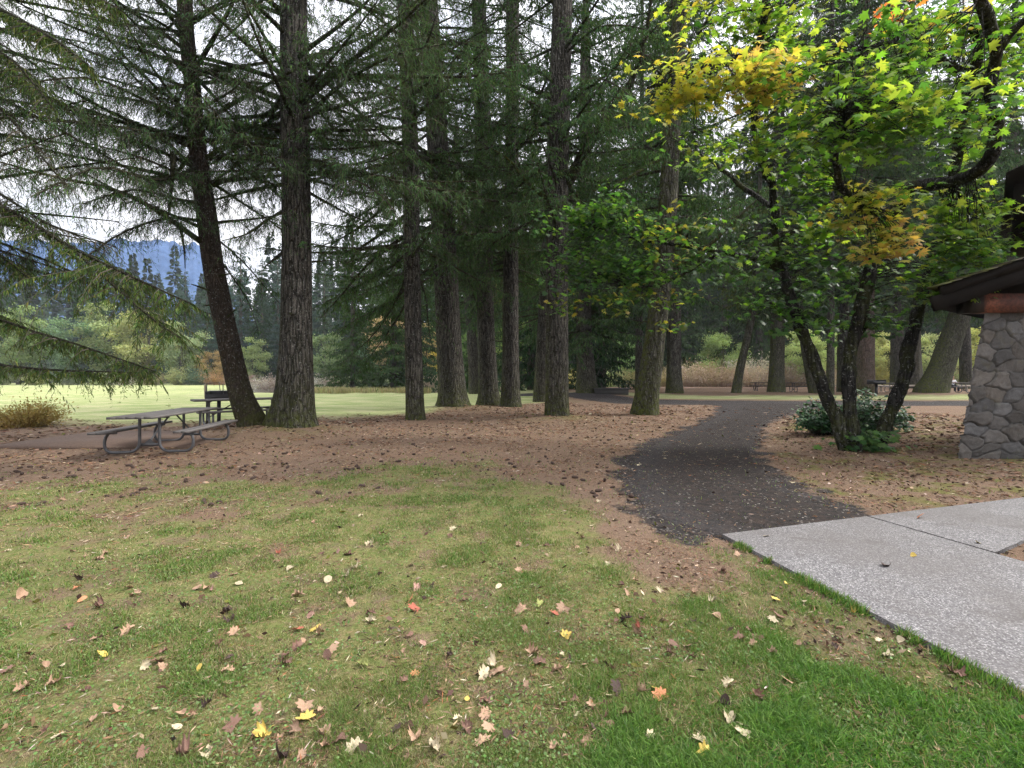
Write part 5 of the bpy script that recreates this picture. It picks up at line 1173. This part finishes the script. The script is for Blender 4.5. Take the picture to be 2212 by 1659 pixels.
put(tA, 373, 0, radians(11), .02, 9.85)
tB = table_root('picnic_table', 'picnic table partly hidden behind the leaning trunk', 2.44)
put(tB, 523, 0, radians(-48), .05, 13.7)
for px, Y, yaw, label in [(1655, 41, 1.3, 'distant dark picnic table left of the mossy straight trunk'), (1738, 38, 1.4, 'distant dark picnic table right of the mossy straight trunk'), (1374, 50, 1.5, 'far picnic table behind the low concrete platform'), (1900, 37, 1.45, 'small distant picnic table under the black box grill'), (2056, 35, 1.5, 'distant picnic table with a seated person behind it')]:
    o = copy_tree(tB); o['label'] = label; put(o, px, 0, yaw, 0, Y)
A = Acc(); c = np.array([-9.0, 11.0]); 
A.box((-9.0, 11.2, float(gh(-8.9, 10.9)) + .005), (4.2, 2.9, .10), rz=.03); m = simple('old_concrete', (.135, .095, .074), .95, .1, 26, .55); tag(A.build('pavement', m), kind='structure')
p = gp(1322, 851); A = Acc(); A.box((p[0], p[1] + .8, p[2] + .17), (2.3, 1.7, .40)); A.box((p[0], p[1] + .8, p[2] + .40), (2.45, 1.85, .06)); tag(A.build('concrete_platform', simple('dark_concrete', (.05, .047, .044), .9)), 'low flat dark concrete platform beside the broad trunk across the road', 'platform')

def grill(label, px, Y, zb, face, sc=1.0, plate=True):
    x = (px - CX) / F * Y; g = float(gh(x, Y)); root = empty('pedestal_grill', (x, Y, g), label, 'grill', 'barbecue grills on posts', face); root.scale = (sc, sc, 1)
    A = Acc(); A.box((0, 0, zb / 2 - .1), (.09, .09, zb + .2)); A.build('post', BLACKST, root)
    A = Acc(); w_, d_, h_ = .62, .5, .26; z0 = zb
    A.box((0, 0, z0 + .012), (w_, d_, .02)); A.box((-w_ / 2, 0, z0 + .02 + h_ / 2), (.015, d_, h_)); A.box((w_ / 2, 0, z0 + .02 + h_ / 2), (.015, d_, h_)); A.box((0, d_ / 2, z0 + .02 + h_ / 2), (w_ - .02, .015, h_)); A.box((0, -d_ / 2, z0 + .02 + h_ * .35), (w_ - .02, .015, h_ * .7)); A.build('firebox', BLACKST, root)
    A = Acc()
    for i in range(12): A.tube(np.array([[-.28 + i * .05, -.26, z0 + h_ + .04], [-.28 + i * .05, .24, z0 + h_ + .04]]), .007, 5)
    for e in (-.26, .24): A.tube(np.array([[-.31, e, z0 + h_ + .04], [.31, e, z0 + h_ + .04]]), .009, 5)
    A.build('grate', STEEL, root)
    if plate:
        A = Acc()
        A.tube(np.array([[-.28, -.2, z0 + h_], [-.28, -.2, z0 + h_ + .28], [.05, -.2, z0 + h_ + .30], [.08, -.2, z0 + h_]]), .012, 6); A.tube(np.array([[.16, -.2, z0 + h_ - .1], [.15, -.2, z0 + h_ + .26]]), .014, 6); A.build('grate_handle', STEEL, root)
    return root
grill('black open pedestal grill beyond the long picnic table', 473, 14.6, .76, .35)
grill('distant black box grill on a post right of the reddish cedar', 1893, 33, .72, .1, 1.35, False)
A = Acc(); x = (448 - CX) / F * 14.5; A.tube(np.array([[x, 14.5, .40], [x - .01, 14.5, .70], [x - .06, 14.5, .88], [x - .07, 14.5, 1.30]]), .032, 6); A.box((x + .0, 14.5, .18), (.06, .05, .5)); tag(A.build('marker_post', simple('pale_wood', (.42, .36, .24), .8)), 'slim pale bent post standing left of the open grill', 'post')

def rail():
    Y = 40.; root = empty('rail_fence', ((1940 - CX) / F * Y, Y, .3), 'low pale wooden rail running behind the maple stems and trunks at right', 'fence'); m = simple('weathered_rail', (.30, .26, .21), .85)
    xs = [(q - CX) / F * Y - root.location[0] for q in (1795, 1850, 1905, 1960, 2020, 2090, 2150)]
    A = Acc(); A.tube(np.array([[x, 0, .48 + .03 * sin(i * 2)] for i, x in enumerate(xs)]), .075, 7); A.build('rail', m, root)
    for x in xs: B = Acc(); B.tube(np.array([[x, .08, -.3], [x, .08, .55]]), .09, 7); B.build('post', m, root)
rail()

def skin_fig(name, pts, edges, rad, m, parent=None, sub=2):
    me = bpy.data.meshes.new(name); me.from_pydata([tuple(p) for p in pts], edges, []); me.update(); o = bpy.data.objects.new(name, me); COL.objects.link(o)
    md = o.modifiers.new('skin', 'SKIN'); md.use_smooth_shade = True
    if not me.skin_vertices: pass
    sv = me.skin_vertices[0].data if me.skin_vertices else None
    if sv is None:
        bpy.context.view_layer.objects.active = o
    for i, r in enumerate(rad): me.skin_vertices[0].data[i].radius = (r, r) if not isinstance(r, tuple) else r
    for i in range(len(pts)): me.skin_vertices[0].data[i].use_root = (i == 0)
    o.modifiers.new('sub', 'SUBSURF').levels = sub; o.modifiers['sub'].render_levels = sub; me.materials.append(m)
    if parent: o.parent = parent
    return o
def person():
    Y = 36.2; x = (2056 - CX) / F * Y; g = float(gh(x, Y)); root = empty('person', (x, Y, g), 'person in a white shirt with dark hair sitting at the distant picnic table', 'person')
    skin = simple('skin', (.45, .27, .20), .6, .3, 8, .08); shirt = simple('white_cloth', (.78, .78, .80), .8, .2, 8, .06); dark = simple('dark_cloth', (.03, .03, .04), .8); hair = simple('dark_hair', (.03, .02, .016), .6)
    # facing the camera (-y), seated on the far bench, forearms on the table
    pts = [(0, 0, .50), (0, -.01, .66), (0, -.03, .86), (0, -.04, .98), (0, -.06, 1.06), (0, -.08, 1.13), (0, -.09, 1.22), (0, -.085, 1.29),
           (-.10, -.02, .50), (-.13, -.40, .50), (-.13, -.40, .10), (-.13, -.55, .05), (.10, -.02, .50), (.13, -.40, .50), (.13, -.40, .10), (.13, -.55, .05),
           (-.18, -.04, .94), (-.27, -.12, .74), (-.14, -.42, .79), (-.08, -.50, .80), (.18, -.04, .94), (.27, -.12, .74), (.14, -.42, .79), (.08, -.50, .80)]
    ed = [(0, 1), (1, 2), (2, 3), (3, 4), (4, 5), (5, 6), (6, 7), (0, 8), (8, 9), (9, 10), (10, 11), (0, 12), (12, 13), (13, 14), (14, 15), (3, 16), (16, 17), (17, 18), (18, 19), (3, 20), (20, 21), (21, 22), (22, 23)]
    rd = [.14, .13, (.15, .11), (.12, .09), .055, .075, .095, .07, .095, .07, .05, .04, .095, .07, .05, .04, .065, .045, .035, .028, .065, .045, .035, .028]
    skin_fig('body', pts, ed, rd, skin, root)
    sh = [0, 1, 2, 3, 16, 17, 20, 21]; mp = {k: i for i, k in enumerate(sh)}
    skin_fig('shirt', [pts[k] for k in sh], [(mp[a], mp[b]) for a, b in ed if a in mp and b in mp], [.16, .155, (.18, .135), (.13, .105), .085, .062, .085, .062], shirt, root)
    tr_ = [0, 8, 9, 10, 12, 13, 14]; mp = {k: i for i, k in enumerate(tr_)}
    skin_fig('trousers', [pts[k] for k in tr_], [(mp[a], mp[b]) for a, b in ed if a in mp and b in mp], [.155, .11, .085, .07, .11, .085, .07], dark, root)
    A = Acc(); n1, n2 = 14, 10; th = np.linspace(0, 2 * pi, n1, endpoint=False); ph = np.linspace(-.5, pi / 2, n2)
    T_, P_ = np.meshgrid(th, ph); r = .115; V = np.stack([r * np.cos(T_) * np.cos(P_), -.065 + r * 1.1 * np.sin(T_) * np.cos(P_), 1.235 + r * 1.15 * np.sin(P_)], -1)
    V[..., 1] += np.where((np.sin(T_) < -.3) & (P_ < .55), .07, 0); i, j = np.meshgrid(np.arange(n2 - 1), np.arange(n1), indexing='ij')
    A.add(V.reshape(-1, 3), np.stack([i * n1 + j, i * n1 + (j + 1) % n1, (i + 1) * n1 + (j + 1) % n1, (i + 1) * n1 + j], -1).reshape(-1, 4)); A.build('hair', hair, root, smooth=True)
person()

# ---------------------------------------------------------------- fallen leaves and cones, one object each
def fl_mat():
    m, nt = mat('fallen_leaf'); t = NT(nt); c = t.n('ShaderNodeObjectInfo').outputs['Color']; p = t.coord('Object'); n = t.noise(p, 35, 4, .7); g = t.noise(p, 11, 3, .6)
    c = t.mix(t.ramp(n, [(.4, .45), (.62, 0)]), c, t.mix(1, c, (.5, .38, .3), 'MULTIPLY')); c = t.mix(t.ramp(g, [(.55, 0), (.72, .5)]), c, t.mix(1, c, (1.2, .9, .7), 'MULTIPLY'))
    t.out(t.bsdf(c, .7, .2, t.bump(n, .3, .004))); return m
FL = fl_mat()
def leaf_mesh(seed, out, curl):
    rng = np.random.default_rng(seed); k = len(out); sub = []; f = []
    rings = [.0, .45, .8, 1.0]; V = [(0, .12, 0)]
    for s in rings[1:]:
        for (x, y) in out: V.append((x * s, .12 + (y - .12) * s, 0))
    V = np.array(V); V[:, 1] -= .35; x, y = V[:, 0].copy(), V[:, 1].copy()
    th = rng.uniform(0, pi); ax = x * cos(th) + y * sin(th)
    V[:, 2] = curl * (ax ** 2 * rng.uniform(.5, 1.1) + .5 * (fbm(x * 3 + seed, y * 3, seed, 2) - .5) + .25 * np.abs(x) * rng.uniform(-1, 1)); V[:, :2] *= 1 - .35 * curl * np.abs(ax)[:, None]
    V[:, 2] -= np.percentile(V[:, 2], 20)
    f3 = [[0, 1 + i, 1 + (i + 1) % k] for i in range(k)]; f4 = []
    for r_ in range(2):
        o = 1 + r_ * k; f4 += [[o + i, o + k + i, o + k + (i + 1) % k, o + (i + 1) % k] for i in range(k)]
    A = Acc(); A.add(V, f3); A.add(V, f4)
    st = np.array([[0, -.38, .02], [.03, -.65, .05], [.06, -.95, .03]]); A.tube(st, .014, 4)
    o = A.build('fallen_leaf', FL, smooth=True); me = o.data; bpy.data.objects.remove(o); return me
LM_MAPLE = [leaf_mesh(i, OUT2, c) for i, c in enumerate((.15, .3, .5, .8))]; LM_CURL = [leaf_mesh(20 + i, OUT2, c) for i, c in enumerate((1.2, 1.5, 1.0))]; LM_OVAL = [leaf_mesh(40 + i, OVAL, c) for i, c in enumerate((.25, .5, .9))]
LCOL = {'yellow': (.55, .42, .11), 'orange': (.48, .21, .11), 'red': (.36, .12, .08), 'cream': (.47, .41, .28), 'tan': (.34, .23, .155), 'brown': (.17, .10, .075), 'dark brown': (.06, .04, .034), 'greenish': (.27, .30, .10), 'pinkish': (.40, .25, .20)}
lrng = np.random.default_rng(50); placed = []
def zone_name(px, py):
    col = 'left border' if px < 260 else 'left part' if px < 620 else 'middle left' if px < 950 else 'middle' if px < 1300 else 'right part' if px < 1700 else 'right side'
    if py > 1500: return f'on the grass along the bottom border, {col}'
    if py > 1330: return f'on the lower lawn, {col}'
    if py > 1200: return f'on the middle of the lawn, {col}'
    if py > 1080: return f'on the thin upper lawn, {col}'
    return f'on the brown needle ground, {col}'
def leaf(px, py, size, colname, kind='maple', label=None, pave=False):
    p = gp(px, py); z = p[2] + .008
    if on_pave(np.array([p[0]]), np.array([p[1]]))[0]: 
        Yp = (CAM - PTOP) * F / (py - HY); p = np.array([(px - CX) / F * Yp, Yp, PTOP]); z = PTOP + .004
    elif py > 1250 and not pave: z += .012 if px > 1350 else .007
    ms = {'maple': LM_MAPLE, 'curled': LM_CURL, 'oval': LM_OVAL}[kind]; o = bpy.data.objects.new('fallen_leaf', ms[lrng.integers(len(ms))]); COL.objects.link(o)
    o.location = (p[0], p[1], z); s = size / F * p[1] * .62; o.scale = (s, s, s * lrng.uniform(.8, 1.3)); o.rotation_euler = (lrng.normal(.1, .32), lrng.normal(0, .32), lrng.uniform(0, 6.28))
    c = np.array(LCOL[colname]) * lrng.uniform(.8, 1.2); o.color = (*np.clip(c, 0, .8), 1); placed.append((p[0], p[1]))
    kn = {'maple': 'lobed maple leaf', 'curled': 'curled dry leaf', 'oval': 'oval leaf'}[kind]; sz = 'large' if size > 34 else 'small' if size < 16 else 'fallen'
    return tag(o, label or f'{sz} {colname} {kn} {zone_name(px, py)}', 'leaf', 'fallen leaves on the ground')
for a in [(1520, 1640, 50, 'yellow', 'maple', 'bright yellow maple leaf flat on the grass at the bottom border'), (222, 1420, 40, 'yellow', 'oval', 'largest yellow oval leaf on the left lawn'), (886, 1299, 30, 'orange', 'maple', 'upper of two overlapping orange red maple leaves on the lawn'), (893, 1318, 30, 'red', 'maple', 'lower of two overlapping orange red maple leaves on the lawn'),
          (672, 1332, 28, 'pinkish', 'oval', 'pink and yellow oval leaf above the red and yellow leaf pair'), (641, 1364, 28, 'red', 'maple', 'red maple leaf left of its yellow neighbour on the lawn'), (682, 1362, 28, 'yellow', 'maple', 'yellow maple leaf right of its red neighbour on the lawn'), (757, 1307, 34, 'tan', 'maple', 'pale orange star shaped leaf left of the overlapping red pair'),
          (315, 1442, 28, 'cream', 'maple', 'cream star shaped leaf right of the largest yellow oval leaf'), (348, 1446, 28, 'tan', 'curled', 'crumpled tan leaf beside the cream star shaped leaf'), (1062, 1440, 44, 'cream', 'curled', 'pale crumpled leaf, left one of a pair in the lower middle lawn'), (1075, 1456, 38, 'tan', 'maple', 'tan leaf touching the pale crumpled leaf in the lower middle lawn'), (1152, 1414, 38, 'tan', 'curled', 'light brown folded leaf topmost of a brown pair on the lower lawn'), (1165, 1434, 34, 'brown', 'curled', 'dark folded leaf lowest of a brown pair on the lower lawn'),
          (1226, 1377, 34, 'yellow', 'maple', 'yellow tan leaf standing tilted in the lower right grass'), (1424, 1508, 38, 'orange', 'maple', 'orange maple leaf in the green grass at lower right'), (1415, 1494, 26, 'yellow', 'maple', 'yellow leaf overlapping the orange maple leaf at lower right'), (1577, 1563, 40, 'cream', 'curled', 'cream folded leaf in thick green grass near the bottom'), (1602, 1574, 30, 'cream', 'oval', 'whitish leaf beside the cream folded leaf in thick grass'), (1277, 1527, 32, 'tan', 'curled', 'tan cupped leaf in the lower right lawn'),
          (1047, 1548, 40, 'tan', 'curled', 'brown veined leaf near the bottom middle of the lawn'), (1405, 1602, 36, 'cream', 'curled', 'pale curled leaf near the bottom right of middle'), (1196, 1328, 24, 'red', 'maple', 'red leaf beside a larger tan leaf mid lawn'), (1215, 1321, 36, 'tan', 'maple', 'larger tan leaf beside a small red leaf mid lawn'), (747, 1244, 36, 'cream', 'oval', 'right one of two pale leaves lying close in mid lawn'), (708, 1258, 32, 'cream', 'oval', 'left one of two pale leaves lying close in mid lawn'), (626, 1232, 30, 'cream', 'oval', 'cream oval leaf on the thin lawn above the pale pair'),
          (428, 1272, 30, 'tan', 'oval', 'tan blunt leaf on the left lawn'), (740, 1107, 18, 'yellow', 'maple', 'small bright yellow leaf at the brown edge of the lawn'), (256, 1540, 44, 'tan', 'oval', 'large tan oval leaf near the bottom left'), (396, 1546, 34, 'tan', 'oval', 'left one of two tan leaves near the bottom left'), (415, 1550, 26, 'tan', 'curled', 'right one of two tan leaves near the bottom left'), (380, 1576, 34, 'cream', 'oval', 'pale leaf just under the two tan leaves at bottom left'), (48, 1492, 40, 'tan', 'curled', 'pinkish tan curled leaf at the left border low on the lawn'), (45, 1292, 46, 'tan', 'oval', 'long tan leaf at the left border of the lawn'), (176, 1300, 26, 'orange', 'oval', 'orange tan oval leaf in the left lawn'), (215, 1312, 34, 'brown', 'curled', 'brown flat leaf in the left lawn'),
          (733, 1606, 40, 'brown', 'curled', 'upright brown curled leaf near the bottom'), (2065, 1462, 46, 'brown', 'curled', 'brown curled leaf in the grass beside the pavement edge at right'), (1946, 1393, 28, 'cream', 'oval', 'cream leaf in the grass just below the pavement edge'), (1912, 1223, 30, 'dark brown', 'curled', 'blackish curled leaf lying on the pale pavement'), (1972, 1202, 20, 'yellow', 'oval', 'yellow leaf lying on the pale pavement'), (1984, 1118, 30, 'orange', 'maple', 'orange leaf lying on the shaded back slab of the pavement'), (2112, 1172, 18, 'yellow', 'oval', 'small yellow leaf on the back slab of the pavement'), (1670, 1418, 28, 'pinkish', 'curled', 'pale pink leaf in the right lawn grass'), (1700, 1355, 30, 'greenish', 'oval', 'greenish leaf in weeds below the pavement edge'),
          (1384, 1005, 14, 'cream', 'oval', 'upper pale leaf of the left pair on the path edge'), (1434, 986, 14, 'cream', 'oval', 'pale leaf on the far dark part of the path'), (1436, 992, 12, 'cream', 'oval', 'tiny pale leaf just below another on the far dark path'), (1713, 1043, 16, 'cream', 'maple', 'cream leaf on the right edge of the path'), (1595, 990, 13, 'cream', 'oval', 'whitish leaf in the middle of the dark path'), (1380, 1007, 12, 'cream', 'oval', 'lower pale leaf of the left pair on the path edge'), (1655, 1158, 16, 'cream', 'maple', 'cream leaf against the back edge of the pavement'), (1677, 1300, 20, 'yellow', 'maple', 'yellow leaf in grass near the pavement corner')]:
    leaf(*a)
CW = ['tan', 'brown', 'dark brown', 'cream', 'orange', 'yellow', 'pinkish', 'red', 'greenish']
cnt = 0
while cnt < 236:
    py = 1085 + 560 * lrng.uniform() ** .9 if lrng.uniform() < .84 else lrng.uniform(950, 1085); px = lrng.uniform(-10, 2220) if lrng.uniform() < .75 else lrng.normal(1050, 400)
    p = gp(px, py); lw, lu, gv, md, ms = [float(q) for q in zones(np.array([p[0]]), np.array([p[1]]))]
    if px < -20 or px > 2230 or (on_pave(np.array([p[0]]), np.array([p[1]]))[0]) or (gv > .5 and lrng.uniform() < .85) or (lu > .6 and lrng.uniform() < .5): continue
    if 2050 < px and py < 1010: continue
    if min(math.hypot(p[0] - a, p[1] - b) for a, b in placed) < .05: continue
    kind = ['curled', 'maple', 'oval'][lrng.choice(3, p=[.55, .2, .25])]; cn = CW[lrng.choice(9, p=[.38, .26, .10, .18, .02, .02, .03, .005, .005])]
    real = lrng.uniform(.034, .078); leaf(px, py, real * F / p[1] * 1.25, cn, kind); cnt += 1
def cones():
    A = Acc(); n1, n2 = 9, 8; ph = np.linspace(0, pi, n2); th = np.arange(n1) * 2 * pi / n1
    V = []; 
    for i, p in enumerate(ph):
        for j, t_ in enumerate(th): r = .42 * sin(p) ** .8 * (1 + .28 * ((i + j) % 2)); V.append((r * cos(t_ + .35 * i), -cos(p), r * sin(t_ + .35 * i) + .3))
    i, j = np.meshgrid(np.arange(n2 - 1), np.arange(n1), indexing='ij'); A.add(np.array(V), np.stack([i * n1 + j, i * n1 + (j + 1) % n1, (i + 1) * n1 + (j + 1) % n1, (i + 1) * n1 + j], -1).reshape(-1, 4))
    o = A.build('fir_cone', simple('cone_scales', (.055, .036, .028), .85, .2, 6, .4)); me = o.data; bpy.data.objects.remove(o); k = 0
    while k < 230:
        py = lrng.uniform(905, 1100); px = lrng.uniform(0, 1420)
        p = gp(px, py); lw, lu, gv, md, ms = [float(q) for q in zones(np.array([p[0]]), np.array([p[1]]))]
        if lw > .4 or md > .3 or gv > .6 or (px < 560 and py < 960): continue
        o = bpy.data.objects.new('fir_cone', me); COL.objects.link(o); s = lrng.uniform(.028, .055); o.scale = (s, s, s); o.location = (p[0], p[1], p[2] + .002); o.rotation_euler = (lrng.normal(0, .2), 0, lrng.uniform(0, 6.28))
        near = min(TR.items(), key=lambda q: math.hypot(q[1]['x'] - p[0], q[1]['Y'] - p[1]))[1]['label']
        tag(o, 'small dark fir cone lying on the brown needle ground among others', 'fir cone', 'fir cones on the needle ground'); k += 1
cones()
EXPO = 1.5; HAZE = .0003
# ---------------------------------------------------------------- light, sky, camera
w = bpy.data.worlds.new('World'); S.world = w; w.use_nodes = True; nt = w.node_tree; nt.nodes.clear(); t = NT(nt)
SUN_EL, SUN_AZ = radians(42), radians(82)     # azimuth from +Y clockwise: from the right along the river gap
sky = t.n('ShaderNodeTexSky', sky_type='NISHITA'); sky.sun_disc = False; sky.sun_elevation = SUN_EL; sky.sun_rotation = SUN_AZ
b1 = t.n('ShaderNodeBackground'); b1.inputs[1].default_value = .10; t.l(sky.outputs[0], b1.inputs[0])
b2 = t.n('ShaderNodeBackground'); b2.inputs[1].default_value = 1.0
cn = t.noise(t.scale(t.coord('Generated'), (2, 2, 5)), 1.6, 6, .6, .4)
zz = t.n('ShaderNodeSeparateXYZ'); t.l(t.coord('Generated'), zz.inputs[0]); el = t.ramp(zz.outputs[2], [(0, .36), (.45, .46), (.75, .95), (1, 1)]); t.l(t.mix(1, el, t.ramp(cn, [(.32, (.74, .77, .88)), (.62, (1.0, .99, 1.0))]), 'MULTIPLY'), b2.inputs[0]); b2.inputs[1].default_value = 1.35
mx = t.n('ShaderNodeMixShader'); t.l(t.ramp(cn, [(.25, .75), (.5, .96)]), mx.inputs[0]); t.l(b1.outputs[0], mx.inputs[1]); t.l(b2.outputs[0], mx.inputs[2])
o = t.n('ShaderNodeOutputWorld'); t.l(mx.outputs[0], o.inputs[0])
sl = bpy.data.lights.new('sun', 'SUN'); sl.energy = 2.0; sl.angle = radians(14); sl.color = (1, .96, .9)
so = bpy.data.objects.new('sun', sl); COL.objects.link(so)
import mathutils
dv = mathutils.Vector((sin(SUN_AZ) * cos(SUN_EL), cos(SUN_AZ) * cos(SUN_EL), sin(SUN_EL)))
so.rotation_euler = dv.to_track_quat('Z', 'Y').to_euler()
cd = bpy.data.cameras.new('camera'); cam = bpy.data.objects.new('camera', cd); COL.objects.link(cam)
cd.sensor_width = 36; cd.lens = 36 * F / W; cam.location = (0, 0, CAM); cam.rotation_euler = (radians(90), 0, 0)
cd.shift_y = -(H / 2 - HY) / W; cd.clip_end = 8000; cd.clip_start = .05
S.camera = cam
S.view_settings.view_transform = 'Standard'; S.view_settings.look = 'None'; S.view_settings.exposure = EXPO
S.cycles.max_bounces = 5; S.cycles.diffuse_bounces = 3; S.cycles.glossy_bounces = 2; S.cycles.transmission_bounces = 3; S.cycles.transparent_max_bounces = 4
S.cycles.use_denoising = True

S.cycles.max_bounces = 4; S.cycles.diffuse_bounces = 2; S.cycles.adaptive_threshold = .03
if HAZE:
    A = Acc(); A.box((0, 80, 48), (560, 240, 104)); m = bpy.data.materials.new('air'); m.use_nodes = True; n_ = m.node_tree; n_.nodes.clear(); tt = NT(n_)
    pv = tt.n('ShaderNodeVolumePrincipled'); pv.inputs['Color'].default_value = (.86, .92, 1, 1); pv.inputs['Density'].default_value = HAZE; oo = tt.n('ShaderNodeOutputMaterial'); tt.l(pv.outputs[0], oo.inputs['Volume'])
    tag(A.build('haze', m), kind='stuff'); S.cycles.volume_bounces = 0
